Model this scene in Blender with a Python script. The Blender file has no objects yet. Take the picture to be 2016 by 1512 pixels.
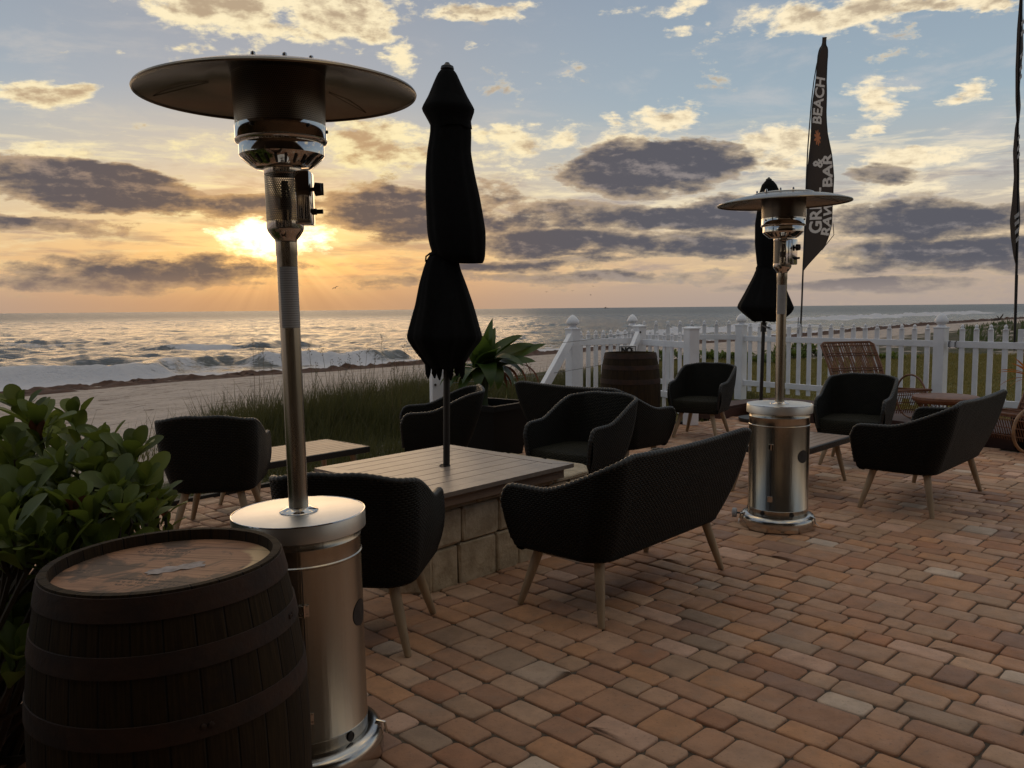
import bpy, bmesh, math, random
import numpy as np
from mathutils import Vector, Matrix
from mathutils.bvhtree import BVHTree
random.seed(7); RNG = np.random.default_rng(7)
SC = bpy.context.scene
COL = SC.collection
R = math.radians
def lin(r, g, b):
    f = lambda c: (c/255/12.92) if c/255 <= .04045 else ((c/255+.055)/1.055)**2.4
    return (f(r), f(g), f(b), 1.0)

# ------------------------------------------------------------------ camera
EYE = 1.35; FPX = 1630.0
PITCH = R(5.22); ROLL = R(0.54)
cam = bpy.data.cameras.new('camera'); camo = bpy.data.objects.new('camera', cam); COL.objects.link(camo)
cam.sensor_fit = 'HORIZONTAL'; cam.sensor_width = 36.0; cam.lens = FPX/2016*36.0
cam.clip_start = .05; cam.clip_end = 40000
_F = Vector((0, math.cos(PITCH), -math.sin(PITCH))); _R0 = Vector((1, 0, 0)); _U0 = _R0.cross(_F)
_R = _R0*math.cos(ROLL) - _U0*math.sin(ROLL); _U = _U0*math.cos(ROLL) + _R0*math.sin(ROLL)
m = Matrix((_R, _U, -_F)).transposed().to_4x4(); m.translation = (0, 0, EYE)
camo.matrix_world = m
SC.camera = camo
def ray(x, y): return _F + _R*((x-1008)/FPX) + _U*((756-y)/FPX)
def atz(x, y, z):
    d = ray(x, y); return Vector((0, 0, EYE)) + d*((z-EYE)/d.z)
def aty(x, y, Y):
    d = ray(x, y); return Vector((0, 0, EYE)) + d*(Y/d.y)
def azel(x, y):
    d = ray(x, y).normalized(); return math.degrees(math.atan2(d.x, d.y)), math.degrees(math.asin(d.z))
SUN_AZ, SUN_EL = azel(545, 470)

# ------------------------------------------------------------------ view
SC.view_settings.view_transform = 'Standard'; SC.view_settings.look = 'None'
SC.view_settings.exposure = 0.0; SC.view_settings.gamma = 1.0
SC.cycles.max_bounces = 6; SC.cycles.transparent_max_bounces = 12
SC.cycles.sample_clamp_indirect = 6

# ------------------------------------------------------------------ node helper
class NT:
    def __init__(s, tree): s.t = tree; s.n = tree.nodes; s.l = tree.links
    def put(s, sock, v):
        if v is None: return
        if isinstance(v, bpy.types.NodeSocket): s.l.new(v, sock)
        elif isinstance(v, (tuple, list)) and hasattr(sock.default_value, '__len__'):
            k = len(sock.default_value); v = tuple(v)+(1.0,)*4; sock.default_value = v[:k]
        else: sock.default_value = v
    def m(s, op, a, b=None, c=None, clamp=False):
        n = s.n.new('ShaderNodeMath'); n.operation = op; n.use_clamp = clamp
        s.put(n.inputs[0], a); s.put(n.inputs[1], b); s.put(n.inputs[2], c); return n.outputs[0]
    def v(s, op, a, b=None, scale=None):
        n = s.n.new('ShaderNodeVectorMath'); n.operation = op
        s.put(n.inputs[0], a)
        if b is not None: s.put(n.inputs[1], b)
        if scale is not None: s.put(n.inputs[3], scale)
        return n.outputs['Value'] if op in ('DOT_PRODUCT', 'LENGTH') else n.outputs[0]
    def comb(s, x, y, z=0.0):
        n = s.n.new('ShaderNodeCombineXYZ'); s.put(n.inputs[0], x); s.put(n.inputs[1], y); s.put(n.inputs[2], z); return n.outputs[0]
    def sep(s, v):
        n = s.n.new('ShaderNodeSeparateXYZ'); s.put(n.inputs[0], v); return n.outputs
    def noise(s, vec, scale, detail=4, rough=.5, dist=0.0, col=False):
        n = s.n.new('ShaderNodeTexNoise'); s.put(n.inputs['Vector'], vec); s.put(n.inputs['Scale'], scale)
        s.put(n.inputs['Detail'], detail); s.put(n.inputs['Roughness'], rough); s.put(n.inputs['Distortion'], dist)
        return n.outputs['Color'] if col else n.outputs['Fac']
    def voro(s, vec, scale, feat='F1', out='Distance', rnd=1.0):
        n = s.n.new('ShaderNodeTexVoronoi'); n.feature = feat; s.put(n.inputs['Vector'], vec)
        s.put(n.inputs['Scale'], scale); s.put(n.inputs['Randomness'], rnd); return n.outputs[out]
    def ss(s, v, a, b, c=0.0, d=1.0, kind='SMOOTHSTEP'):
        n = s.n.new('ShaderNodeMapRange'); n.interpolation_type = kind
        s.put(n.inputs[0], v); s.put(n.inputs[1], a); s.put(n.inputs[2], b); s.put(n.inputs[3], c); s.put(n.inputs[4], d)
        return n.outputs[0]
    def mix(s, f, a, b, kind='MIX'):
        n = s.n.new('ShaderNodeMix'); n.data_type = 'RGBA'; n.blend_type = kind; n.clamp_factor = True
        s.put(n.inputs[0], f); s.put(n.inputs[6], a); s.put(n.inputs[7], b); return n.outputs[2]
    def ramp(s, v, pts):
        n = s.n.new('ShaderNodeValToRGB'); s.put(n.inputs[0], v); e = n.color_ramp.elements
        while len(e) < len(pts): e.new(.5)
        for k, (p, c) in enumerate(pts): e[k].position = p; e[k].color = c
        return n.outputs[0]
    def tc(s, o='Object'):
        return s.n.new('ShaderNodeTexCoord').outputs[o]
    def bump(s, h, strength=.3, dist=.01, nrm=None):
        n = s.n.new('ShaderNodeBump'); s.put(n.inputs['Height'], h); n.inputs['Strength'].default_value = strength
        n.inputs['Distance'].default_value = dist
        if nrm: s.put(n.inputs['Normal'], nrm)
        return n.outputs[0]

# ------------------------------------------------------------------ world: sunrise sky with broken clouds
W = bpy.data.worlds.new('World'); SC.world = W; W.use_nodes = True
def build_world():
    n = NT(W.node_tree); n.n.clear()
    d = n.tc('Generated'); X, Y, Z = n.sep(d)
    az = n.m('MULTIPLY', n.m('ARCTAN2', X, Y), 57.29578)
    el = n.m('MULTIPLY', n.m('ARCSINE', Z), 57.29578)
    daz = n.m('SUBTRACT', az, SUN_AZ); del_ = n.m('SUBTRACT', el, SUN_EL)
    # clear-sky colours by height, away from and towards the sun
    h = n.ss(el, 0, 30, kind='LINEAR')
    far = n.ramp(h, [(0, lin(164, 150, 142)), (.05, lin(188, 168, 150)), (.12, lin(210, 184, 152)), (.25, lin(190, 186, 178)),
                     (.42, lin(156, 174, 186)), (.68, lin(140, 156, 174)), (1, lin(126, 140, 160))])
    sun = n.ramp(h, [(0, lin(180, 136, 104)), (.05, lin(204, 154, 108)), (.10, lin(226, 170, 106)), (.18, lin(236, 198, 136)),
                     (.32, lin(204, 190, 170)), (.46, lin(164, 168, 176)), (.70, lin(144, 151, 164)), (1, lin(124, 134, 150))])
    g1 = n.m('EXPONENT', n.m('MULTIPLY', n.m('MULTIPLY', daz, daz), -1/330.0))
    base = n.mix(g1, far, sun)
    # physical sky underneath, same sun direction
    sk = n.n.new('ShaderNodeTexSky'); sk.sky_type = 'NISHITA'; sk.sun_disc = False
    sk.sun_elevation = R(SUN_EL); sk.sun_rotation = R(SUN_AZ)
    base = n.v('ADD', base, n.v('SCALE', sk.outputs[0], scale=0.006))
    # noises in (azimuth, elevation)
    lowst = n.ss(el, 3, 16, 2.2, 1.0)
    def co(dx=0.0, dy=0.0, k=2.1, w=0.0, st=None):
        a = n.m('ADD', az, dx); e = n.m('ADD', el, dy)
        if st: a = n.m('DIVIDE', a, st)
        return n.comb(a, n.m('MULTIPLY', e, k), w)
    nz = n.noise(co(k=2.0, w=3.0, st=lowst), .17, 8, .58, .25)
    nzs = n.noise(co(-.55, -.45, k=2.0, w=3.0, st=lowst), .17, 5, .56, .25)
    nf = n.noise(co(), .62, 7, .66)
    nfs = n.noise(co(-.25, -.22), .62, 4, .62)
    wx, wy, _ = n.sep(n.noise(co(k=2.0, w=3.0, st=lowst), .28, 4, .55, col=True))
    waz = n.m('ADD', az, n.m('MULTIPLY', n.m('SUBTRACT', wx, .5), 7.0))
    wel = n.m('ADD', el, n.m('MULTIPLY', n.m('SUBTRACT', wy, .5), 2.6))
    def blob(x, y, rx, ry, amp=1.0, skew=0.0):
        a0, e0 = azel(x, y); ra = rx/28.4; re = ry/28.4
        u = n.m('MULTIPLY', n.m('SUBTRACT', waz, a0), 1/ra)
        ee = n.m('SUBTRACT', wel, e0)
        if skew: ee = n.m('SUBTRACT', ee, n.m('MULTIPLY', n.m('SUBTRACT', waz, a0), skew))
        w = n.m('MULTIPLY', ee, 1/re)
        q = n.m('ADD', n.m('MULTIPLY', u, u), n.m('MULTIPLY', w, w))
        q = n.m('MINIMUM', q, 2.5)
        return n.m('MULTIPLY_ADD', q, -amp if amp > .3 else -.3, amp)
    def union(lst):
        o = None
        for b in lst:
            v = blob(*b); o = v if o is None else n.m('SMOOTH_MAX', o, v, .15)
        return o
    bright = union([(420, 6, 150, 66, 1.1), (655, 22, 115, 58, .9), (430, 92, 60, 14, .45), (88, 186, 84, 32, .85), (85, 290, 115, 22, .5),
                    (792, 126, 50, 34, .8), (950, 18, 100, 16, .45), (926, 98, 36, 8, .35), (1035, 272, 112, 38, .85),
                    (1310, 236, 76, 26, .7), (1228, 240, 30, 18, .4), (1290, 10, 88, 18, .6), (1335, 50, 36, 12, .4),
                    (1640, 26, 165, 36, .95), (1850, 4, 190, 18, .8), (1540, 280, 98, 46, .85), (1735, 196, 56, 44, .7),
                    (1913, 178, 44, 24, .7), (1805, 308, 92, 18, .6), (745, 275, 120, 62, 1.05), (400, 300, 70, 22, .35), (1030, 352, 90, 30, .5), (1790, 378, 110, 34, .5),
                    (1230, 283, 130, 24, .55), (1703, 260, 24, 9, .3), (210, 96, 14, 7, .3), (560, 270, 100, 20, .3), (930, 310, 70, 20, .4)])
    dark = union([(210, 372, 275, 50, 1.15, -.12), (470, 405, 130, 28, .8, -.05), (120, 447, 140, 16, .6), (290, 530, 270, 32, .5, -.02),
                  (1275, 330, 185, 56, 1.2), (1120, 425, 210, 36, .85), (1400, 428, 240, 34, .9), (830, 425, 200, 50, .95), (985, 385, 70, 38, .7),
                  (1110, 474, 170, 28, .8), (1860, 428, 280, 44, 1.0), (1860, 500, 260, 34, .85), (1745, 342, 70, 24, .6), (1600, 405, 90, 24, .5),
                  (1400, 486, 240, 26, .75), (1250, 548, 260, 12, .4), (750, 552, 170, 14, .35), (1640, 560, 220, 14, .45), (60, 560, 200, 14, .35), (1000, 520, 140, 12, .35)])
    gen = n.m('MULTIPLY_ADD', n.noise(n.comb(n.m('MULTIPLY', X, 2.2), n.m('MULTIPLY', Y, 2.2), n.m('MULTIPLY', Z, 5.0)), 1.3, 7, .6), 5.0, -2.72)
    outside = n.m('MAXIMUM', n.ss(n.m('ABSOLUTE', az), 33, 42), n.ss(el, 24, 30))
    gen = n.m('MULTIPLY_ADD', n.m('SUBTRACT', 1.0, outside), -1.2, gen)
    def dens(field, k1, k2, off=0.0):
        return n.m('ADD', n.m('ADD', field, off), n.m('ADD', n.m('MULTIPLY', n.m('SUBTRACT', nz, .5), k1), n.m('MULTIPLY', n.m('SUBTRACT', nf, .5), k2)))
    Db = n.m('MAXIMUM', dens(bright, 3.0, 1.9, -.12), gen)
    Dd = dens(dark, 3.3, 1.5, -.03)
    # relief: sides turned to the sun are brighter
    rel = n.m('ADD', n.m('MULTIPLY', n.m('SUBTRACT', nz, nzs), 5.0), n.m('MULTIPLY', n.m('SUBTRACT', nf, nfs), 3.0))
    near = n.m('EXPONENT', n.m('MULTIPLY', n.m('ADD', n.m('MULTIPLY', daz, daz), n.m('MULTIPLY', n.m('MULTIPLY', del_, del_), 2.5)), -1/260.0))
    cthin = n.mix(near, lin(255, 238, 202), lin(255, 234, 168))
    cthinlow = n.mix(n.ss(el, 1, 7), n.mix(near, lin(232, 196, 146), lin(252, 204, 124)), cthin)
    cmid = n.mix(near, lin(184, 166, 142), lin(204, 158, 104))
    cdark = n.mix(near, lin(92, 92, 100), lin(112, 95, 86))
    # streaky thin veils low down
    def veil(seed, sc, ky, lo, hi, e0, e1, e2, e3):
        v = n.noise(n.comb(n.m('MULTIPLY', az, .5), n.m('MULTIPLY', el, ky), seed), sc, 8, .62, .3)
        return n.m('MULTIPLY', n.ss(v, lo, hi), n.m('MULTIPLY', n.ss(el, e0, e1), n.ss(el, e2, e3, 1, 0)))
    c = n.mix(n.m('MULTIPLY', veil(9.0, .42, 3.4, .47, .66, .6, 2.2, 8, 13), .75), base, cthinlow)
    c = n.mix(n.m('MULTIPLY', veil(29.0, .36, 3.0, .46, .66, .9, 2.4, 7, 11), .65), c, n.mix(near, lin(146, 138, 144), lin(188, 142, 104)))
    c = n.mix(n.m('MULTIPLY', veil(55.0, .25, 1.6, .50, .72, 6, 9, 16, 22), .35), c, n.mix(near, lin(214, 206, 200), lin(240, 212, 160)))
    # glow of the veiled sun
    gq = n.m('ADD', n.m('MULTIPLY', n.m('MULTIPLY', daz, daz), .12), n.m('MULTIPLY', n.m('MULTIPLY', del_, del_), 1.0))
    gq = n.m('MULTIPLY_ADD', n.m('SUBTRACT', nf, .5), 5.0, n.m('MULTIPLY_ADD', n.m('SUBTRACT', nz, .5), 4.0, gq))
    core = n.ss(gq, .1, 2.0, 1.0, 0.0)
    gh = n.m('EXPONENT', n.m('MULTIPLY', n.m('ADD', n.m('MULTIPLY', n.m('MULTIPLY', daz, daz), .5), n.m('MULTIPLY', n.m('MULTIPLY', del_, del_), 1.5)), -.075))
    glow = n.v('ADD', n.v('SCALE', lin(255, 236, 190), scale=n.m('MULTIPLY', core, 2.2)), n.v('SCALE', (.40, .24, .08), scale=gh))
    # faint rays fanning down below the veiled sun
    th = n.m('ARCTAN2', daz, n.m('MULTIPLY', del_, -1.0)); rad = n.m('SQRT', n.m('ADD', n.m('MULTIPLY', daz, daz), n.m('MULTIPLY', del_, del_)))
    rn = n.noise(n.comb(n.m('MULTIPLY', th, 3.2), 0.0, 4.0), 2.2, 2, .5)
    rw = n.m('MULTIPLY', n.m('MULTIPLY', n.ss(rad, 1.5, 3.0), n.ss(rad, 6, 12, 1, 0)), n.ss(del_, -.4, -1.4))
    glow = n.v('ADD', glow, n.v('SCALE', (.34, .22, .09), scale=n.m('MULTIPLY', rw, n.m('MULTIPLY', n.m('SUBTRACT', rn, .47), 1.8))))
    # clouds over
    tb = n.ss(n.m('MULTIPLY_ADD', rel, -.8, Db), .25, 1.25)
    cb = n.mix(tb, cthinlow, cmid)
    c = n.mix(n.ss(Db, -.12, .50), c, cb)
    c = n.v('ADD', c, n.v('SCALE', glow, scale=.85))
    ad = n.ss(Dd, -.16, .42)
    td = n.ss(n.m('MULTIPLY_ADD', rel, -.45, Dd), .04, .80)
    cd = n.mix(td, n.mix(n.ss(Dd, -.08, .20), cthinlow, cmid), cdark)
    cd = n.mix(n.ss(rel, .0, 1.1, 0.0, .75), cd, n.mix(near, lin(152, 144, 142), lin(186, 148, 110)))
    cd = n.v('ADD', cd, n.v('SCALE', glow, scale=.16))
    c = n.mix(n.m('MULTIPLY', ad, n.m('SUBTRACT', 1.0, n.m('MULTIPLY', core, .85))), c, cd)
    # hazy band on the horizon, unseen overhead sky brightened to lift the ground, dimmer behind
    hz = n.ss(el, .0, 3.0, .78, 0.0)
    c = n.mix(hz, c, n.mix(g1, lin(176, 160, 150), lin(196, 152, 112)))
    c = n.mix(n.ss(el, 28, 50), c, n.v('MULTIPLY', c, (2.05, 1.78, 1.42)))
    c = n.mix(n.ss(Y, .5, -.3), c, n.v('MULTIPLY', c, (.66, .70, .76)))
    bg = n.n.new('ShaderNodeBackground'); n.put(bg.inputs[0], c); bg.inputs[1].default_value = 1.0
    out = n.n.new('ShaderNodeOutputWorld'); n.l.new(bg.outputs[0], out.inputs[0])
build_world()
W.cycles.sampling_method = 'MANUAL'; W.cycles.sample_map_resolution = 1024

# ------------------------------------------------------------------ sun lamp (veiled, low over the sea)
sl = bpy.data.lights.new('sun', 'SUN'); sl.energy = .5; sl.angle = R(34); sl.color = (1.0, .66, .36)
so = bpy.data.objects.new('sun', sl); COL.objects.link(so)
sd = Vector((math.sin(R(SUN_AZ))*math.cos(R(SUN_EL)), math.cos(R(SUN_AZ))*math.cos(R(SUN_EL)), math.sin(R(SUN_EL))))
so.rotation_euler = sd.to_track_quat('Z', 'Y').to_euler()

# ------------------------------------------------------------------ materials
def mat(name, col, rough=.6, metal=0.0, var=.0, vscale=6.0, bumpk=0.0, bscale=40.0, col2=None, stretch=None, ior=None, coord='Object', spec=None):
    mt = bpy.data.materials.new(name); mt.use_nodes = True; n = NT(mt.node_tree)
    p = n.n['Principled BSDF']; n.put(p.inputs['Roughness'], rough); n.put(p.inputs['Metallic'], metal)
    if spec is not None: p.inputs['Specular IOR Level'].default_value = spec
    c = tuple(col)[:3]+(1,)
    v = n.tc(coord)
    if stretch: v = n.v('MULTIPLY', v, stretch)
    if col2 is not None or var:
        c2 = tuple(col2)[:3]+(1,) if col2 is not None else tuple(max(0, x*(1-var)) for x in c[:3])+(1,)
        f = n.ss(n.noise(v, vscale, 6, .6), .32, .68)
        n.put(p.inputs['Base Color'], n.mix(f, c, c2))
    else: p.inputs['Base Color'].default_value = c
    if bumpk: n.put(p.inputs['Normal'], n.bump(n.noise(v, bscale, 5, .6), bumpk, .01))
    mt['p'] = 1
    return mt
M = {}
M['steel'] = mat('brushed_steel', (.50, .45, .38), .24, 1.0, .12, 30, .10, 60, stretch=(1, 1, .03))
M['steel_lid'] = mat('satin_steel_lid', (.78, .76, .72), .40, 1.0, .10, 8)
M['ring_steel'] = mat('base_ring_steel', (.55, .51, .46), .20, 1.0, .15, 20)
M['chrome'] = mat('polished_steel', (.62, .58, .54), .06, 1.0)
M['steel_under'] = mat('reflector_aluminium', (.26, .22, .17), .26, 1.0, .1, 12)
M['dark_metal'] = mat('black_metal', (.015, .015, .016), .45)
M['black_plastic'] = mat('black_plastic', (.010, .010, .011), .5)
M['umbrella'] = mat('black_canopy_cloth', (.0085, .0080, .0080), .95, 0, .2, 30, .25, 300, spec=.1)
M['umbrella_pole'] = mat('dark_bronze_pole', (.018, .014, .012), .45)
M['wood_leg'] = mat('weathered_teak', (.40, .29, .18), .65, 0, .35, 12, .15, 60, stretch=(1, 1, .12))
M['slat'] = mat('table_slats', (.33, .22, .15), .42, 0, .3, 9, .1, 80, stretch=(.3, .3, 1))
M['white_paint'] = mat('white_vinyl', (.86, .86, .89), .45, 0, .12, 4, .03, 30)
M['rope'] = mat('wire_cable', (.12, .11, .10), .5)
M['stone'] = mat('limestone_block', (.50, .41, .29), .9, 0, 0, 9, .9, 30, col2=(.32, .25, .165))
M['rattan'] = mat('rattan_cane', (.20, .075, .030), .45, 0, .4, 20, .1, 100)
M['rattan_light'] = mat('pale_rattan_cane', (.32, .17, .08), .45, 0, .4, 20, .1, 100)
M['planter'] = mat('black_planter', (.006, .0055, .005), .6, spec=.15)
M['soil'] = mat('potting_soil', (.03, .02, .012), .95, 0, .4, 30, .5, 60)
M['timber'] = mat('red_brown_timber', (.075, .026, .016), .6, 0, .35, 8, .2, 40, stretch=(.2, .2, 1))
M['edging'] = mat('black_edging', (.012, .011, .010), .7)
M['rubber'] = mat('grey_plastic_wheel', (.35, .35, .36), .5)
M['driftwood'] = mat('driftwood', (.06, .045, .035), .9)
M['gull'] = mat('gull_feathers', (.10, .10, .11), .8)
M['bwall'] = mat('stucco_wall', (.13, .10, .065), .9, 0, .2, 2)
M['bdark'] = mat('dark_window_glass', (.01, .01, .012), .08)
M['groof'] = mat('porch_roof', (.10, .075, .05), .8)
M['sign_white'] = mat('sign_plate', (.88, .86, .84), .5)
M['letter_orange'] = mat('flag_emblem', (.60, .20, .08), .8)
M['letter_black'] = mat('sign_letters', (.01, .01, .01), .6)
M['paper'] = mat('paper_label', (.36, .31, .31), .6, 0, .5, 30)

def leafmat(name, c1, c2, rough=.4, trans=.3, vs=3.0, tcol=None):
    mt = bpy.data.materials.new(name); mt.use_nodes = True; n = NT(mt.node_tree)
    p = n.n['Principled BSDF']; out = n.n['Material Output']
    a = n.n.new('ShaderNodeAttribute'); a.attribute_name = 'tint'
    f = n.m('ADD', n.m('MULTIPLY', n.noise(n.tc('Object'), vs, 4, .6), .7), n.m('MULTIPLY', n.sep(a.outputs['Color'])[0], .6))
    col = n.mix(n.ss(f, .3, .9), c1+(1,), c2+(1,))
    n.put(p.inputs['Base Color'], col); p.inputs['Roughness'].default_value = rough
    tr = n.n.new('ShaderNodeBsdfTranslucent'); n.put(tr.inputs[0], n.mix(.5, col, (tcol or (.16, .20, .03))+(1,)))
    ms = n.n.new('ShaderNodeMixShader'); ms.inputs[0].default_value = trans
    n.l.new(p.outputs[0], ms.inputs[1]); n.l.new(tr.outputs[0], ms.inputs[2]); n.l.new(ms.outputs[0], out.inputs[0])
    return mt
def cloth(name, c, tr=.4, tc=None):
    mt = bpy.data.materials.new(name); mt.use_nodes = True; n = NT(mt.node_tree); p = n.n['Principled BSDF']; out = n.n['Material Output']
    f = n.noise(n.tc('Object'), 5, 5, .6); p.inputs['Roughness'].default_value = .95; p.inputs['Specular IOR Level'].default_value = .05
    col = n.mix(f, c+(1,), tuple(x*.8 for x in c)+(1,)); n.put(p.inputs['Base Color'], col)
    t = n.n.new('ShaderNodeBsdfTranslucent'); t.inputs[0].default_value = (tc or c)+(1,); ms = n.n.new('ShaderNodeMixShader'); ms.inputs[0].default_value = tr
    n.l.new(p.outputs[0], ms.inputs[1]); n.l.new(t.outputs[0], ms.inputs[2]); n.l.new(ms.outputs[0], out.inputs[0]); return mt
M['flag'] = cloth('flag_cloth', (.040, .034, .034), .5, (.075, .065, .062))
M['letter_white'] = cloth('flag_letters', (.80, .78, .78), .45, (.55, .53, .52))
M['grass'] = leafmat('dune_grass', (.035, .044, .012), (.105, .095, .035), .7, .34, 1.2, (.16, .15, .04))
M['dry_grass'] = leafmat('dry_stalks', (.14, .09, .04), (.20, .14, .07), .7, .2)
M['bush_leaf'] = leafmat('thick_shrub_leaves', (.040, .066, .011), (.145, .185, .032), .55, .36, 4, (.20, .24, .03))
M['lily_leaf'] = leafmat('broad_lily_leaves', (.035, .070, .012), (.085, .14, .026), .4, .38, 5, (.18, .26, .04))
M['brown_leaf'] = leafmat('withered_leaves', (.10, .035, .015), (.16, .06, .03), .7, .3, 6, (.3, .1, .04))
M['orange_leaf'] = leafmat('orange_fronds', (.42, .15, .035), (.55, .24, .06), .6, .3, 6, (.6, .25, .05))
M['stem'] = mat('green_stem', (.07, .09, .03), .6, 0, .3, 20)
M['twig'] = mat('brown_twigs', (.05, .035, .02), .8)

def wickermat(ca=(.0095, .0080, .0056, 1), cb=(.0190, .0172, .0110, 1)):
    mt = bpy.data.materials.new('black_wicker'); mt.use_nodes = True; n = NT(mt.node_tree); p = n.n['Principled BSDF']
    u, v, _ = n.sep(n.tc('UV'))
    row = n.m('FLOOR', n.m('DIVIDE', v, .0105))
    a = n.m('ABSOLUTE', n.m('SINE', n.m('MULTIPLY', n.m('ADD', n.m('DIVIDE', u, .026), n.m('MULTIPLY', row, .5)), math.pi)))
    b = n.m('SINE', n.m('MULTIPLY', n.m('FRACT', n.m('DIVIDE', v, .0105)), math.pi))
    hgt = n.m('MULTIPLY', n.m('POWER', a, .6), n.m('POWER', b, .7))
    n.put(p.inputs['Normal'], n.bump(hgt, 1.0, .009))
    n.put(p.inputs['Base Color'], n.mix(n.ss(hgt, .05, .6), (.001, .001, .001, 1), n.mix(n.noise(n.tc('Object'), 14, 3), ca, cb)))
    p.inputs['Roughness'].default_value = .55; p.inputs['Specular IOR Level'].default_value = .12
    return mt
M['wicker'] = wickermat()
M['wicker_seat'] = wickermat((.022, .020, .012, 1), (.040, .037, .024, 1))
M['wicker_rim'] = mat('black_wicker_braid', (.011, .0095, .0075), .36, 0, .3, 60, .5, 240, spec=.4)

def perfmat():
    mt = bpy.data.materials.new('perforated_steel'); mt.use_nodes = True; n = NT(mt.node_tree); p = n.n['Principled BSDF']; out = n.n['Material Output']
    u, v, _ = n.sep(n.tc('UV'))
    r = n.m('FLOOR', n.m('DIVIDE', v, .0052)); uu = n.m('SUBTRACT', n.m('FRACT', n.m('ADD', n.m('DIVIDE', u, .006), n.m('MULTIPLY', r, .5))), .5)
    vv = n.m('SUBTRACT', n.m('FRACT', n.m('DIVIDE', v, .0052)), .5)
    q = n.m('ADD', n.m('MULTIPLY', uu, uu), n.m('MULTIPLY', vv, vv))
    hole = n.m('LESS_THAN', q, .10)
    p.inputs['Base Color'].default_value = (.22, .19, .16, 1); p.inputs['Metallic'].default_value = 1; p.inputs['Roughness'].default_value = .35
    tr = n.n.new('ShaderNodeBsdfTransparent'); ms = n.n.new('ShaderNodeMixShader')
    n.put(ms.inputs[0], hole); n.l.new(p.outputs[0], ms.inputs[1]); n.l.new(tr.outputs[0], ms.inputs[2]); n.l.new(ms.outputs[0], out.inputs[0])
    return mt
M['perf'] = perfmat()

def pavermat():
    mt = bpy.data.materials.new('tumbled_pavers'); mt.use_nodes = True; n = NT(mt.node_tree); p = n.n['Principled BSDF']
    a = n.n.new('ShaderNodeAttribute'); a.attribute_name = 'tint'
    co = n.tc('Object')
    c = n.mix(n.ss(n.noise(co, 9, 6, .62), .3, .75), n.v('SCALE', a.outputs['Color'], scale=1.62), n.v('SCALE', a.outputs['Color'], scale=1.12))
    c = n.mix(n.ss(n.noise(co, 70, 3, .7), .56, .74), c, n.v('SCALE', c, scale=.62))
    c = n.mix(n.m('MULTIPLY', n.ss(n.noise(co, 1.1, 3, .5), .5, .7), .35), c, n.v('MULTIPLY', c, (.72, .68, .64)))
    c = n.mix(n.m('MULTIPLY', n.ss(n.noise(co, 2.6, 6, .7), .54, .70), .45), c, n.v('MULTIPLY', c, (.66, .62, .58)))       # spills and dirt
    c = n.mix(n.m('MULTIPLY', n.ss(n.noise(co, 4.5, 6, .7), .56, .72), .30), c, (.42, .34, .26, 1))                          # dusty wear
    ru = n.m('MULTIPLY', n.ss(n.noise(co, .8, 3, .5), .66, .74), n.ss(n.noise(co, 9, 4, .7), .45, .6)); c = n.mix(n.m('MULTIPLY', ru, .55), c, (.34, .10, .02, 1))  # rust stains
    c = n.mix(.22, c, (.33, .26, .22, 1)); n.put(p.inputs['Base Color'], c); n.put(p.inputs['Roughness'], n.ss(n.noise(co, 12, 4), .3, .7, .5, .8))
    h = n.m('ADD', n.noise(co, 40, 6, .65), n.m('MULTIPLY', n.noise(co, 220, 3, .6), .5))
    n.put(p.inputs['Normal'], n.bump(h, .38, .006))
    p.inputs['Specular IOR Level'].default_value = .25
    return mt
M['paver'] = pavermat()
M['joint'] = mat('joint_sand', (.13, .095, .065), .95, 0, .5, 30, .5, 120)

def barrelmat(far=False):
    mt = bpy.data.materials.new('oak_staves'); mt.use_nodes = True; n = NT(mt.node_tree); p = n.n['Principled BSDF']
    x, y, z = n.sep(n.tc('Object')); a = n.m('ARCTAN2', x, y)
    st = n.m('MULTIPLY', a, 28/6.28318); idx = n.m('FLOOR', st); fr = n.m('FRACT', st)
    gap = n.m('MULTIPLY', n.ss(fr, .0, .05), n.ss(fr, .95, 1.0, 1.0, 0.0))
    rnd = n.noise(n.comb(n.m('MULTIPLY', idx, 7.3), 0.0, 0.0), 1.0, 0)
    gr = n.noise(n.comb(n.m('MULTIPLY', a, 8.0), idx, n.m('MULTIPLY', z, 1.2)), 5, 6, .6)
    c = n.mix(rnd, (.020, .011, .004, 1), (.052, .031, .012, 1))
    c = n.mix(n.ss(gr, .35, .7), c, n.v('SCALE', c, scale=.45))
    c = n.mix(n.ss(n.noise(n.tc('Object'), 5, 5, .7), .5, .68), c, (.022, .014, .009, 1))
    c = n.mix(gap, (.006, .004, .003, 1), c)
    n.put(p.inputs['Base Color'], c); p.inputs['Roughness'].default_value = .8; p.inputs['Specular IOR Level'].default_value = .2
    n.put(p.inputs['Normal'], n.bump(n.m('ADD', n.m('MULTIPLY', gap, .6), n.m('MULTIPLY', gr, .4)), .6, .006))
    return mt
M['staves'] = barrelmat()
M['hoop'] = mat('rusty_hoop', (.048, .020, .009), .8, .1, 0, 9, .25, 50, col2=(.020, .011, .008))
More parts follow.
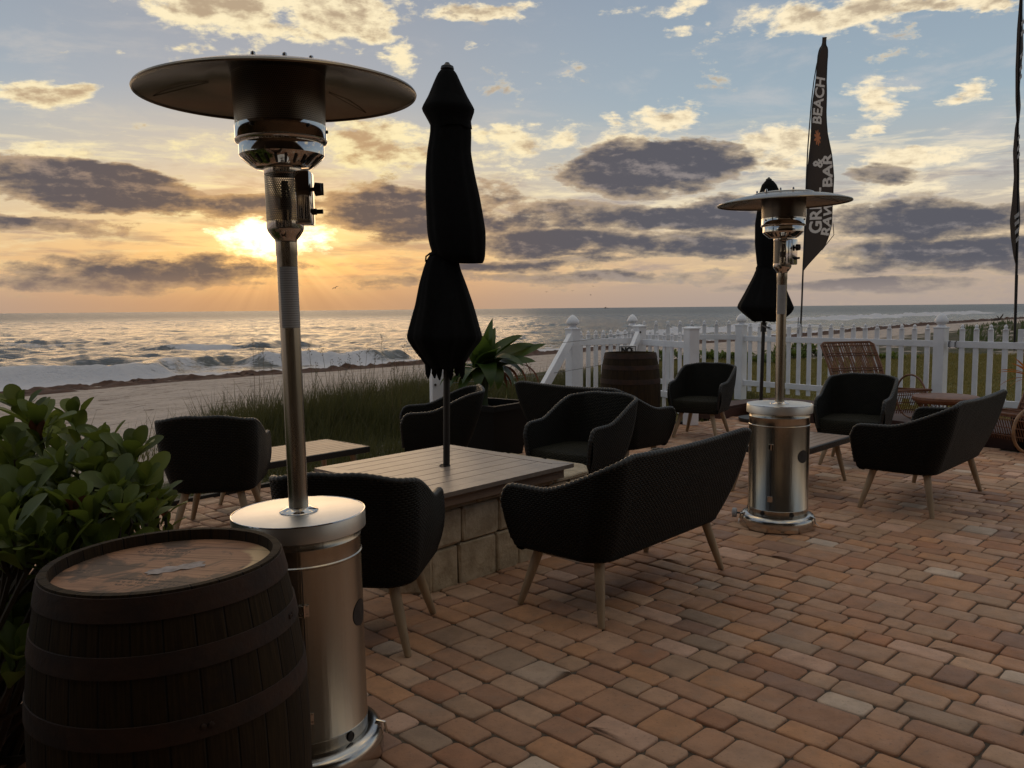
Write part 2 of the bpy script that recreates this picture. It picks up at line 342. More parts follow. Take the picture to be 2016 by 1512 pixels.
def headmat():
    mt = bpy.data.materials.new('barrel_head_boards'); mt.use_nodes = True; n = NT(mt.node_tree); p = n.n['Principled BSDF']
    co = n.tc('Object'); x, y, z = n.sep(co)
    xr = n.m('ADD', n.m('MULTIPLY', x, .93), n.m('MULTIPLY', y, -.37)); yr = n.m('ADD', n.m('MULTIPLY', x, .37), n.m('MULTIPLY', y, .93))
    b = n.m('DIVIDE', yr, .085); fr = n.m('FRACT', b); gap = n.m('MULTIPLY', n.ss(fr, 0, .022), n.ss(fr, .978, 1.0, 1, 0))
    rn = n.noise(n.comb(n.m('MULTIPLY', n.m('FLOOR', b), 9.1), 0, 0), 1, 0)
    gr = n.noise(n.comb(n.m('MULTIPLY', xr, 2.0), n.m('MULTIPLY', yr, 26.0), 0), 3, 6, .6)
    c = n.mix(rn, (.36, .18, .10, 1), (.50, .27, .16, 1))
    c = n.mix(n.ss(gr, .3, .75), c, n.v('SCALE', c, scale=.6))
    sm = n.noise(co, 5.5, 6, .65, 1.2)
    c = n.mix(n.ss(sm, .46, .56), c, (.13, .085, .06, 1))
    # pale worn crescent towards the rim
    rr = n.m('ADD', n.m('MULTIPLY', x, x), n.m('MULTIPLY', y, y))
    cres = n.m('MULTIPLY', n.ss(n.m('ADD', rr, n.m('MULTIPLY', n.noise(co, 14, 4), .02)),   .045, .050), n.ss(n.m('ADD', x, n.m('MULTIPLY', y, -.7)), .06, .13))
    c = n.mix(cres, c, (.66, .46, .26, 1))
    # rows of faded, unreadable stencil marks
    def stencil(cx, cy, w, h, rows):
        u = n.m('SUBTRACT', xr, cx); v = n.m('SUBTRACT', yr, cy)
        box = n.m('MULTIPLY', n.m('LESS_THAN', n.m('ABSOLUTE', u), w/2), n.m('LESS_THAN', n.m('ABSOLUTE', v), h/2))
        line = n.m('LESS_THAN', n.m('FRACT', n.m('ADD', n.m('MULTIPLY', v, rows/h), .5)), .6)
        tx = n.m('GREATER_THAN', n.noise(n.comb(n.m('MULTIPLY', u, 150), n.m('MULTIPLY', v, 60), 0), 1.0, 2, .5), .49)
        return n.m('MULTIPLY', n.m('MULTIPLY', box, line), tx)
    s1 = n.m('MAXIMUM', stencil(.03, -.10, .17, .055, 3), n.m('MAXIMUM', stencil(-.09, .13, .14, .05, 3), stencil(-.19, -.06, .035, .035, 2)))
    c = n.mix(n.m('MULTIPLY', s1, .75), c, (.05, .035, .03, 1))
    c = n.mix(gap, (.03, .02, .015, 1), c)
    n.put(p.inputs['Base Color'], c); p.inputs['Roughness'].default_value = .62; p.inputs['Specular IOR Level'].default_value = .25
    n.put(p.inputs['Normal'], n.bump(n.m('ADD', n.m('MULTIPLY', gap, .5), n.m('MULTIPLY', gr, .3)), .4, .004))
    return mt
M['head'] = headmat()

# ------------------------------------------------------------------ mesh builder
class MB:
    def __init__(s): s.v = []; s.f = []; s.uv = None
    def add(s, vs, fs):
        o = len(s.v); s.v += [tuple(p) for p in vs]; s.f += [tuple(i+o for i in f) for f in fs]; return s
    def box(s, c, d, rot=None, bev=0.0):
        x, y, z = d[0]/2, d[1]/2, d[2]/2
        if bev <= 0:
            vs = [Vector((sx*x, sy*y, sz*z)) for sz in (-1, 1) for sx, sy in ((-1, -1), (1, -1), (1, 1), (-1, 1))]
            fs = [(3, 2, 1, 0), (4, 5, 6, 7), (0, 1, 5, 4), (1, 2, 6, 5), (2, 3, 7, 6), (3, 0, 4, 7)]
        else:
            bm = bmesh.new(); bmesh.ops.create_cube(bm, size=1); bmesh.ops.scale(bm, vec=d, verts=bm.verts)
            bmesh.ops.bevel(bm, geom=bm.edges[:], offset=bev, segments=2, affect='EDGES', profile=.5)
            vs = [v.co.copy() for v in bm.verts]; bm.verts.index_update(); fs = [tuple(v.index for v in f.verts) for f in bm.faces]; bm.free()
        if rot is not None:
            Rm = rot if isinstance(rot, Matrix) else Matrix.Rotation(rot, 3, 'Z')
            vs = [Rm @ v for v in vs]
        c = Vector(c); return s.add([v+c for v in vs], fs)
    def bar(s, a, b, w, h=None, up=(0, 0, 1), bev=0.0):
        a, b = Vector(a), Vector(b); h = h or w; d = b-a; L = d.length; z = d.normalized(); x = Vector(up).cross(z)
        if x.length < 1e-4: x = Vector((1, 0, 0)).cross(z)
        x.normalize(); y = z.cross(x)
        return s.box((a+b)/2, (w, h, L), Matrix((x, y, z)).transposed(), bev)
    def tube(s, pts, rad, n=8, caps=True, closed=False):
        P = [Vector(p) for p in pts]; k = len(P)
        rr = rad if isinstance(rad, (list, tuple)) else [rad]*k
        T = []
        for i in range(k):
            a = P[i-1] if (i > 0 or closed) else P[i]; b = P[(i+1) % k] if (i < k-1 or closed) else P[i]
            t = (b-a); T.append(t.normalized() if t.length > 1e-9 else Vector((0, 0, 1)))
        N = T[0].orthogonal().normalized(); vs = []
        for i in range(k):
            N = (N - T[i]*N.dot(T[i])); N = N.normalized() if N.length > 1e-6 else T[i].orthogonal().normalized()
            B = T[i].cross(N)
            for j in range(n):
                a = 2*math.pi*j/n; vs.append(P[i]+(N*math.cos(a)+B*math.sin(a))*rr[i])
        fs = []
        for i in range(k if closed else k-1):
            i2 = (i+1) % k
            for j in range(n): j2 = (j+1) % n; fs.append((i*n+j, i*n+j2, i2*n+j2, i2*n+j))
        if caps and not closed: fs.append(tuple(range(n))[::-1]); fs.append(tuple((k-1)*n+j for j in range(n)))
        return s.add(vs, fs)
    def lathe(s, prof, n=48, c=(0, 0, 0), closed=False, a0=0.0, a1=2*math.pi):
        full = abs(a1-a0-2*math.pi) < 1e-6; na = n if full else n+1; vs = []
        for r, z in prof:
            for j in range(na):
                a = a0+(a1-a0)*j/n; vs.append((c[0]+r*math.cos(a), c[1]+r*math.sin(a), c[2]+z))
        fs = []; k = len(prof)
        for i in range(k if closed else k-1):
            i2 = (i+1) % k
            for j in range(n):
                j2 = (j+1) % na; fs.append((i*na+j, i*na+j2, i2*na+j2, i2*na+j))
        return s.add(vs, fs)
    def build(s, name, m, parent=None, smooth=False, loc=None):
        me = bpy.data.meshes.new(name); me.from_pydata(s.v, [], s.f)
        if s.uv is not None:
            ul = me.uv_layers.new(name='UVMap'); idx = np.empty(len(me.loops), dtype=np.int32); me.loops.foreach_get('vertex_index', idx)
            ul.data.foreach_set('uv', np.array(s.uv, dtype=np.float32)[idx].ravel())
        me.materials.append(M[m] if isinstance(m, str) else m)
        me.update()
        if smooth:
            me.shade_smooth()
            if smooth != 'all': 
                me.set_sharp_from_angle(angle=R(38))
        o = bpy.data.objects.new(name, me); COL.objects.link(o)
        if parent is not None: o.parent = parent
        if loc is not None: o.location = loc
        return o
def npmesh(name, V, F, m, parent=None, smooth=False, tint=None, uv=None):
    """fast mesh from numpy arrays; F is (n,k) quads or tris"""
    me = bpy.data.meshes.new(name); V = np.asarray(V, np.float32); F = np.asarray(F, np.int32)
    me.vertices.add(len(V)); me.vertices.foreach_set('co', V.ravel())
    k = F.shape[1]; me.loops.add(F.size); me.loops.foreach_set('vertex_index', F.ravel())
    me.polygons.add(len(F)); me.polygons.foreach_set('loop_start', np.arange(0, F.size, k, dtype=np.int32))
    me.update(calc_edges=True); me.validate()
    if tint is not None:
        a = me.attributes.new('tint', 'FLOAT_COLOR', 'POINT'); a.data.foreach_set('color', np.asarray(tint, np.float32).ravel())
    if uv is not None:
        ul = me.uv_layers.new(name='UVMap'); ul.data.foreach_set('uv', np.asarray(uv, np.float32)[F.ravel()].ravel())
    me.materials.append(M[m] if isinstance(m, str) else m)
    if smooth: me.shade_smooth()
    o = bpy.data.objects.new(name, me); COL.objects.link(o)
    if parent is not None: o.parent = parent
    return o
def tag(o, label=None, cat=None, group=None, kind=None):
    if label: o['label'] = label
    if cat: o['category'] = cat
    if group: o['group'] = group
    if kind: o['kind'] = kind
    return o
def thing(name, label, cat, loc=(0, 0, 0), rz=0.0, group=None):
    o = bpy.data.objects.new(name, None); COL.objects.link(o); o.empty_display_size = .1
    o.location = loc; o.rotation_euler = (0, 0, rz); return tag(o, label, cat, group)
def copy_tree(o, parent=None):
    c = o.copy(); COL.objects.link(c)
    if parent is not None: c.parent = parent
    for ch in list(o.children): copy_tree(ch, c)
    return c
def sstep(a, b, x):
    t = np.clip((np.asarray(x, float)-a)/(b-a), 0, 1); return t*t*(3-2*t)
_G = np.random.default_rng(11).random((256, 256))
def vnoise(x, y):
    x = np.asarray(x, float); y = np.asarray(y, float)
    xi = np.floor(x).astype(int); yi = np.floor(y).astype(int); fx = x-xi; fy = y-yi; fx = fx*fx*(3-2*fx); fy = fy*fy*(3-2*fy)
    g = lambda a, b: _G[a % 256, b % 256]
    return (g(xi, yi)*(1-fx)+g(xi+1, yi)*fx)*(1-fy)+(g(xi, yi+1)*(1-fx)+g(xi+1, yi+1)*fx)*fy
def fbm(x, y, o=4):
    s = 0; a = .5; t = 0
    for k in range(o): s = s+a*vnoise(x*2**k+17.3*k, y*2**k+5.1*k); t += a; a *= .5
    return s/t

# ================================================================== THE SETTING
SEA = -2.2
shore_px = [(0, 775), (200, 757), (420, 742), (560, 735), (845, 715), (1100, 692), (1450, 670), (1700, 648), (1850, 637), (2010, 627)]
SH = [atz(x, y, SEA) for x, y in shore_px]
SH = [Vector((-46, -10, 0)), Vector((-30, 20, 0))]+SH+[Vector((300, 380, 0)), Vector((900, 950, 0)), Vector((6000, 5200, 0))]
SHP = np.array([[p.x, p.y] for p in SH])
def sdist(x, y):
    """signed distance to the shoreline, positive on land"""
    x = np.asarray(x, float); y = np.asarray(y, float); best = np.full(x.shape, 1e12); sg = np.ones(x.shape)
    for i in range(len(SHP)-1):
        a = SHP[i]; d = SHP[i+1]-a; L2 = (d**2).sum()
        t = np.clip(((x-a[0])*d[0]+(y-a[1])*d[1])/L2, 0, 1)
        q = (x-a[0]-t*d[0])**2+(y-a[1]-t*d[1])**2
        cr = d[0]*(y-a[1])-d[1]*(x-a[0])
        u = q < best; best = np.where(u, q, best); sg = np.where(u, np.where(cr > 0, -1, 1), sg)
    return np.sqrt(best)*sg
# patio outline (counter-clockwise)
PT = [(-3.3, 4.70), (-3.3, -3.5), (9, -3.5), (9, 3.2), (4.75, 7.35), (2.95, 10.25), (2.42, 9.85), (2.02, 9.55), (.60, 8.9), (-.45, 7.95)]
PTA = np.array(PT)
def pdist(x, y):
    """signed distance to the patio outline, negative inside"""
    x = np.asarray(x, float); y = np.asarray(y, float); best = np.full(x.shape, 1e12); ins = np.zeros(x.shape, bool); n = len(PT)
    for i in range(n):
        a = PTA[i]; b = PTA[(i+1) % n]; d = b-a
        t = np.clip(((x-a[0])*d[0]+(y-a[1])*d[1])/(d**2).sum(), 0, 1)
        best = np.minimum(best, (x-a[0]-t*d[0])**2+(y-a[1]-t*d[1])**2)
        c = ((a[1] > y) != (b[1] > y)); 
        with np.errstate(divide='ignore', invalid='ignore'): xi = (b[0]-a[0])*(y-a[1])/(b[1]-a[1])+a[0]
        ins ^= c & (x < xi)
    return np.sqrt(best)*np.where(ins, -1, 1)
def lawn_area(x, y, e=4.0):
    x = np.asarray(x, float); y = np.asarray(y, float); nn = (fbm(x*.35, y*.35, 3)-.5)*5
    return (1-sstep(24, 24+e*1.5, y+nn))*sstep(.085, .085+.03*e, x/np.maximum(y, 1)+nn*.008)*sstep(6, 9, y)
def ground(x, y):
    s = sdist(x, y)
    h = np.interp(s, [-60, -12, -4, 0, 3, 10, 18, 24, 28, 31, 36, 60], [-9, -3.6, -2.6, -2.2, -1.95, -1.65, -1.3, -.85, -.42, -.22, -.18, -.15])
    h = h + (fbm(x*.35, y*.35, 4)-.5)*.28*sstep(8, 28, s)+(fbm(x*1.7+9, y*1.7, 3)-.5)*.07*sstep(2, 12, s)
    # dune mounds: behind the patio edge, and the far right one
    def mound(cx, cy, rx, ry, a, hh):
        ca, sa = math.cos(a), math.sin(a); u = ((x-cx)*ca+(y-cy)*sa)/rx; v = (-(x-cx)*sa+(y-cy)*ca)/ry
        return hh*np.exp(-(u*u+v*v))
    h = h+mound(-2.3, 11.2, 2.6, 1.5, .75, .25)+mound(33, 47, 11, 6, .9, .45)+mound(26, 37, 9, 3, .9, .2)+mound(62, 74, 26, 8, .8, .7)
    L = lawn_area(x, y); h = h*(1-L)-.22*L
    pd = pdist(x, y)
    return np.where(pd < 3.5, h*sstep(.15, 3.5, pd)+(-.05)*(1-sstep(.15, 3.5, pd)), h)
def lawn_mask(x, y): return lawn_area(x, y, 1.5)
def build_ground():
    def ax(lo, hi, c, n, k):
        t = np.linspace(math.asinh((lo-c)/k), math.asinh((hi-c)/k), n); return c+k*np.sinh(t)
    xs = ax(-60, 9000, 0, 520, 5); ys = ax(-60, 9000, 9, 520, 6)
    X, Y = np.meshgrid(xs, ys); Z = ground(X, Y)
    s = sdist(X, Y); keep = s > -14
    V = np.stack([X, Y, Z], -1).reshape(-1, 3); nx = len(xs); ny = len(ys)
    i = np.arange(ny-1)[:, None]*nx+np.arange(nx-1)[None]
    F = np.stack([i, i+1, i+1+nx, i+nx], -1).reshape(-1, 4)
    kk = (keep[:-1, :-1] | keep[1:, 1:]).reshape(-1); F = F[kk]
    lawn = lawn_mask(X, Y); pd = pdist(X, Y)
    grs = np.clip(sstep(25, 29, s+(fbm(X*.4+3, Y*.4, 4)-.5)*10)*(fbm(X*.9, Y*.9, 3) > .36), 0, 1)
    grs = np.where(X < -3.0, grs*.25, grs)
    wet = 1-sstep(2.5, 7, s+(fbm(X*.3, Y*.3, 3)-.5)*3)
    T = np.stack([lawn, grs, wet, np.ones_like(lawn)], -1).reshape(-1, 4)
    mt = bpy.data.materials.new('beach_sand_and_turf'); mt.use_nodes = True; n = NT(mt.node_tree); p = n.n['Principled BSDF']
    a = n.n.new('ShaderNodeAttribute'); a.attribute_name = 'tint'; r, g, b = n.sep(a.outputs['Color']); co = n.tc('Object')
    sand = n.mix(n.ss(n.noise(co, .7, 7, .65), .3, .7), (.54, .45, .39, 1), (.42, .345, .295, 1))
    # dark litter and footprints in bands along the beach
    x, y, z = n.sep(co); al = n.comb(n.m('ADD', n.m('MULTIPLY', x, .55), n.m('MULTIPLY', y, .83)), n.m('ADD', n.m('MULTIPLY', x, -5.2), n.m('MULTIPLY', y, 3.3)), 0)
    lit = n.m('MULTIPLY', n.ss(n.noise(al, .22, 7, .72), .50, .60), n.ss(n.noise(co, 2.5, 6, .75), .47, .58))
    sand = n.mix(n.m('MULTIPLY', lit, .8), sand, (.07, .045, .03, 1))
    sand = n.mix(n.ss(n.noise(co, 6, 5, .7), .5, .62), sand, n.v('SCALE', sand, scale=.8))
    sand = n.mix(n.m('MULTIPLY', b, .6), sand, (.12, .09, .07, 1))
    turf = n.mix(n.ss(n.noise(co, 3.5, 6, .7), .35, .65), (.17, .14, .042, 1), (.10, .10, .026, 1))
    dune = n.mix(n.ss(n.noise(co, 5, 5, .7), .4, .6), (.12, .10, .07, 1), (.03, .04, .012, 1))
    c = n.mix(g, sand, dune); c = n.mix(r, c, turf)
    n.put(p.inputs['Base Color'], c); n.put(p.inputs['Roughness'], n.m('MULTIPLY_ADD', b, -.45, .9))
    hh = n.m('ADD', n.noise(co, 3.2, 6, .7), n.m('MULTIPLY', n.noise(co, 18, 4, .6), .35))
    n.put(p.inputs['Normal'], n.bump(hh, .8, .10)); p.inputs['Specular IOR Level'].default_value = .2
    o = npmesh('ground', V, F, mt, smooth=True, tint=T); tag(o, kind='structure')
build_ground()
def gz(x, y): return float(ground(np.array([x]), np.array([y]))[0])

# ---- patio of tumbled pavers laid in random-length courses at 45 degrees
def build_patio():
    U = .0570; ang = R(-45); ca, sa = math.cos(ang), math.sin(ang)
    def w(u, v): return ca*u-sa*v, sa*u+ca*v
    corners = [( (x*ca+y*sa), (-x*sa+y*ca)) for x, y in PT]
    u0 = min(c[0] for c in corners); u1 = max(c[0] for c in corners); v0 = min(c[1] for c in corners); v1 = max(c[1] for c in corners)
    NU = int((u1-u0)/U)+1; NV = int((v1-v0)/U)+1
    sky = [0]*NU; rects = []
    rnd = random.Random(5)
    import heapq
    i = 0
    segs = [[0, NU, 0]]                        # start, width, height
    while True:
        segs.sort(key=lambda s: s[2]); sg = segs[0]
        if sg[2] >= NV: break
        st, wd, h = sg
        opts = [k for k in (2, 3, 3, 3, 4) if k <= wd and wd-k != 1]
        if not opts: opts = [wd]
        k = rnd.choice(opts); hh = rnd.choice((2, 2, 3))
        if k == 5: hh = 2 if rnd.random() < .5 else 3
        if k == 2 and hh == 3: hh = 2
        # match the neighbour on the left when one unit apart, so courses stay readable
        nb = next((s for s in segs if s[0]+s[1] == st), None)
        if nb and nb[2]-h in (2, 3): hh = nb[2]-h
        rects.append((st, h, k, hh))
        new = [st, k, h+hh]; segs.pop(0)
        if wd > k: segs.append([st+k, wd-k, h])
        l = next((s for s in segs if s[0]+s[1] == st and s[2] == h+hh), None)
        if l: l[1] += k; new = l
        else: segs.append(new)
        r_ = next((s for s in segs if s[0] == new[0]+new[1] and s[2] == new[2] and s is not new), None)
        if r_: new[1] += r_[1]; segs.remove(r_)
    cx = np.array([u0+(r[0]+r[2]/2)*U for r in rects]); cy = np.array([v0+(r[1]+r[3]/2)*U for r in rects])
    wx, wy = w(cx, cy); pd = pdist(wx, wy)
    ok = (pd < -.03) & (wy > -.6) & (wy < 10.4) & (np.abs(wx) < 1.2+.72*np.maximum(wy, .4)+.6)
    pal = [lin(154, 112, 82), lin(162, 118, 86), lin(146, 104, 76), lin(164, 126, 98), lin(154, 120, 92), lin(170, 134, 106), lin(166, 118, 80),
           lin(148, 100, 68), lin(130, 96, 76), lin(180, 158, 138), lin(164, 140, 120), lin(142, 116, 94), lin(180, 142, 118)]
    wgt = np.array([5, 5, 4, 5, 4, 4, 3, 2, 2, .9, .25, .5, 2.2]); wgt /= wgt.sum()
    V = []; F = []; T = []; off = 0
    n8 = 16
    for j, r in enumerate(rects):
        if not ok[j]: continue
        hw = r[2]*U/2-.0026-RNG.random()*.0018; hh = r[3]*U/2-.0026-RNG.random()*.0018
        rc = .010+RNG.random()*.011; tz = RNG.normal(0, .0016); tx, ty = RNG.normal(0, .010, 2)
        ring = []
        for q in range(4):
            sx, sy = ((1, 1), (-1, 1), (-1, -1), (1, -1))[q]
            for k in range(4):
                a = math.pi/2*(q+k/3.0); rr = rc*(1+RNG.normal(0, .12))
                ring.append((sx*(hw-rr)+rr*math.cos(a), sy*(hh-rr)+rr*math.sin(a)))
        ring = np.array(ring)+RNG.normal(0, .0011, (n8, 2)); th = RNG.normal(0, .008)
        c_, s_ = math.cos(th), math.sin(th); ring = np.stack([ring[:, 0]*c_-ring[:, 1]*s_, ring[:, 0]*s_+ring[:, 1]*c_], 1)
        lev = [(1.0, -.022), (1.0, -.007), (.965, -.0022), (.90, 0.0), (.5, .0006)]
        col = np.array(pal[RNG.choice(len(pal), p=wgt)])*(1+RNG.normal(0, .07)); col[3] = 1
        vs = []
        for sc, z in lev:
            e = ring.copy()
            if sc < 1: 
                m_ = (1-sc)*min(hw, hh); e = ring*np.array([1-m_/hw, 1-m_/hh]) if sc > .6 else ring*sc
            zz = z+tz+e[:, 0]*tx+e[:, 1]*ty
            X, Y = w(cx[j]+e[:, 0], cy[j]+e[:, 1]); vs.append(np.stack([X, Y, zz], 1))
        X, Y = w(cx[j], cy[j]); vs.append(np.array([[X, Y, .0006+tz]]))
        V.append(np.concatenate(vs)); nL = len(lev); k = np.arange(n8); k2 = (k+1) % n8
        for l in range(nL-1): F.append(np.stack([off+l*n8+k, off+l*n8+k2, off+(l+1)*n8+k2, off+(l+1)*n8+k], 1))
        c = off+nL*n8; F.append(np.stack([off+(nL-1)*n8+k[::2], off+(nL-1)*n8+(k[::2]+1), off+(nL-1)*n8+(k[::2]+2) % n8, np.full(8, c)], 1))
        T.append(np.tile(col, (nL*n8+1, 1))); off += nL*n8+1
    o = npmesh('patio_pavement', np.concatenate(V), np.concatenate(F), 'paver', smooth=True, tint=np.concatenate(T)); tag(o, kind='structure')
    b = MB(); b.add([(x, y, -.0085) for x, y in PT], [tuple(range(len(PT)))]); tag(b.build('patio_joint_bed', 'joint'), kind='structure')
build_patio()
def edge():
    b = MB(); pts = [(-3.3, 4.68), (-.47, 7.97), (.60, 8.93), (2.02, 9.58)]
    for p, q in zip(pts[:-1], pts[1:]): b.bar((p[0], p[1], -.02), (q[0], q[1], -.02), .05, .09, up=(0, 0, 1), bev=.004)
    tag(b.build('patio_edging', 'edging'), kind='structure')
edge()

# ---- the sea: one displaced sheet out to the horizon
crest_px = [  # crest lines: list of (x, y at foot of wave), height m, foam
    ([(-140, 762), (60, 752), (240, 748), (330, 738), (410, 724), (520, 712)], .95, [(-140, 1.0), (190, .9), (240, .18), (330, .10), (400, .35), (430, .05), (520, .0)]),
    ([(560, 722), (605, 717), (700, 716), (790, 706), (850, 700)], .95, [(560, .3), (600, .9), (695, 1.), (750, .10), (860, 0)]),
    ([(330, 692), (390, 688), (460, 688), (560, 682), (640, 678)], .62, [(330, .0), (385, .55), (430, .5), (520, .0), (640, 0)]),
    ([(1180, 668), (1300, 660), (1400, 652), (1520, 645), (1640, 641)], .8, [(1180, .3), (1300, .8), (1640, .9)]),
    ([(1500, 634), (1640, 629), (1800, 622), (1960, 615)], 1.1, [(1500, .7), (1960, 1.)]),
    ([(0, 680), (80, 679), (160, 676)], .35, [(0, 0), (160, 0)])]
def build_sea():
    r = [24.0]
    while r[-1] < 12000: r.append(r[-1]*(1.0048 if r[-1] < 110 else (1.009 if r[-1] < 400 else 1.035)))
    r = np.array(r); a = np.radians(np.linspace(-52, 56, 760))
    Rr, A = np.meshgrid(r, a, indexing='ij'); X = Rr*np.sin(A); Y = Rr*np.cos(A); s = sdist(X, Y); off = -s
    Z = np.zeros_like(X); fade = sstep(1, 14, off)
    rg = np.random.default_rng(3)
    # swell running in towards the shore plus wind chop, amplitudes fading with distance
    base = math.atan2(-.45, .89)
    for k in range(46):
        L = 1.0*1.085**k; th = base+rg.normal(0, .6); amp = .0075*L**.66*(.55+.9*rg.random()); ph = rg.random()*6.28
        if L > 26: continue
        kk = 2*math.pi/L; arg = kk*(X*math.sin(th)+Y*math.cos(th))+ph+1.5*fbm(X/L*.35, Y/L*.35, 2)
        cut = 1/(1+(Rr*.0022/L)**2); amp *= 1.3 if L < 4 else .9
        Z += amp*(np.sin(arg)+.25*np.sin(2*arg))*cut
    Z *= fade*(.75+.6*fbm(X*.03, Y*.03, 2))
    foam = np.zeros_like(X)
    for pts, hgt, fo in crest_px:
        P = np.array([[*atz(x, y, SEA).xy] for x, y in pts]); hgt *= .72; xs = np.array([p[0] for p in pts]); L = np.concatenate([[0], np.cumsum(np.hypot(*np.diff(P, axis=0).T))])
        best = np.full(X.shape, 1e9); T = np.zeros_like(X); D = np.zeros_like(X)
        for i in range(len(P)-1):
            d = P[i+1]-P[i]; l2 = (d**2).sum(); t = np.clip(((X-P[i, 0])*d[0]+(Y-P[i, 1])*d[1])/l2, 0, 1)
            dx = X-P[i, 0]-t*d[0]; dy = Y-P[i, 1]-t*d[1]; q = dx*dx+dy*dy; sg = np.sign(d[0]*dy-d[1]*dx)
            u = q < best; best = np.where(u, q, best); T = np.where(u, L[i]+t*math.sqrt(l2), T); D = np.where(u, sg*np.sqrt(q), D)
        e = T/L[-1]; env = sstep(0, .10, e)*(1-sstep(.84, 1, e)) if pts[0][0] > 0 else (1-sstep(.8, 1, e))
        D = D+(fbm(T*.28, T*0+3.3, 3)-.5)*4.5
        px = np.interp(T, L, xs); fa = np.interp(px, [f[0] for f in fo], [f[1] for f in fo])
        w = 1.0+hgt
        prof = np.where(D < 1.2, np.exp(-((D-1.2)/(.50*w))**2), np.exp(-((D-1.2)/(1.5*w))**2))
        lump = .65+.7*fbm(X*.8, Y*.8, 3)
        Z += hgt*env*prof*(lump*fa+(1-fa)*(.75+.5*fbm(T*.3, T*0+8, 2)))*1.05
        Z += hgt*.22*env*fa*(fbm(X*2.3, Y*2.3, 4)-.42)*np.exp(-((D-.6)/1.6)**2)
        fm = env*fa*np.exp(-(np.maximum(D-1.0, 0)/(.6*w))**2)*np.exp(-(np.minimum(D+.5, 0)/(2.6*w))**2)*1.7
        foam = np.maximum(foam, fm)
        foam = np.maximum(foam, env*.55*np.exp(-((D+1.6)/1.4)**2))
    # wash between breakers and the beach, foam streaks further out
    n1 = fbm(X*.22, Y*.5, 4); n2 = fbm(X*.9, Y*1.6, 4)
    foam = np.maximum(foam, (1-sstep(1.5, 4+4*n1, off))*(.55+.75*n2)); foam = np.maximum(foam, sstep(.60, .72, n2)*sstep(.5, .62, n1)*(1-sstep(14, 34, off))*.7)
    Z = Z+SEA+.03*(1-fade)*(n2-.5)-(.0)*off
    Z = np.where(s > 0, SEA-.15*sstep(0, 3, s), Z)
    V = np.stack([X, Y, Z], -1).reshape(-1, 3); na = len(a); nr = len(r)
    i = np.arange(nr-1)[:, None]*na+np.arange(na-1)[None]; F = np.stack([i, i+na, i+na+1, i+1], -1).reshape(-1, 4)
    k = ((s[:-1, :-1] < 4) | (s[1:, 1:] < 4)).reshape(-1); F = F[k]
    far = sstep(60, 600, Rr)
    T = np.stack([np.clip(foam, 0, 1), far, sstep(0, 30, off), np.ones_like(far)], -1).reshape(-1, 4)
    mt = bpy.data.materials.new('sea_water'); mt.use_nodes = True; n = NT(mt.node_tree); p = n.n['Principled BSDF']
    at = n.n.new('ShaderNodeAttribute'); at.attribute_name = 'tint'; fo, fr, dp = n.sep(at.outputs['Color']); co = n.tc('Object')
    x, y, z = n.sep(co)
    rc = n.comb(n.m('ADD', n.m('MULTIPLY', x, .72), n.m('MULTIPLY', y, .40)), n.m('ADD', n.m('MULTIPLY', x, -.55), n.m('MULTIPLY', y, 1.0)), 0)
    fn = n.m('ADD', n.m('MULTIPLY', n.noise(rc, 1.3, 8, .72, .6), .7), n.m('MULTIPLY', n.noise(rc, 6, 6, .7), .3))
    fm = n.ss(n.m('ADD', fo, n.m('MULTIPLY', n.m('SUBTRACT', fn, .5), 2.4)), .30, .70)
    water = n.mix(dp, (.13, .13, .115, 1), (.105, .115, .120, 1))
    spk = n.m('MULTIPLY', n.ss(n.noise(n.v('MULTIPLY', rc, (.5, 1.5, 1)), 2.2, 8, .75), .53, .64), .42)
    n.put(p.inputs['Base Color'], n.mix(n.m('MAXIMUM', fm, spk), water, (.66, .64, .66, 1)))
    n.put(p.inputs['Roughness'], n.m('MULTIPLY_ADD', fm, .5, n.m('MULTIPLY_ADD', fr, .26, .13))); p.inputs['IOR'].default_value = 1.333
    w1 = n.noise(rc, .6, 6, .66); w2 = n.noise(n.v('MULTIPLY', rc, (.7, 1.3, 1)), 3.0, 6, .7); w3 = n.noise(rc, .13, 6, .66)
    h = n.m('ADD', n.m('MULTIPLY', w1, .55), n.m('ADD', n.m('MULTIPLY', w2, .26), n.m('MULTIPLY', n.m('MULTIPLY', w3, fr), 2.2)))
    n.put(p.inputs['Normal'], n.bump(h, 1.0, .9))
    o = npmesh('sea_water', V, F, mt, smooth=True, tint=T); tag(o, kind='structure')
build_sea()

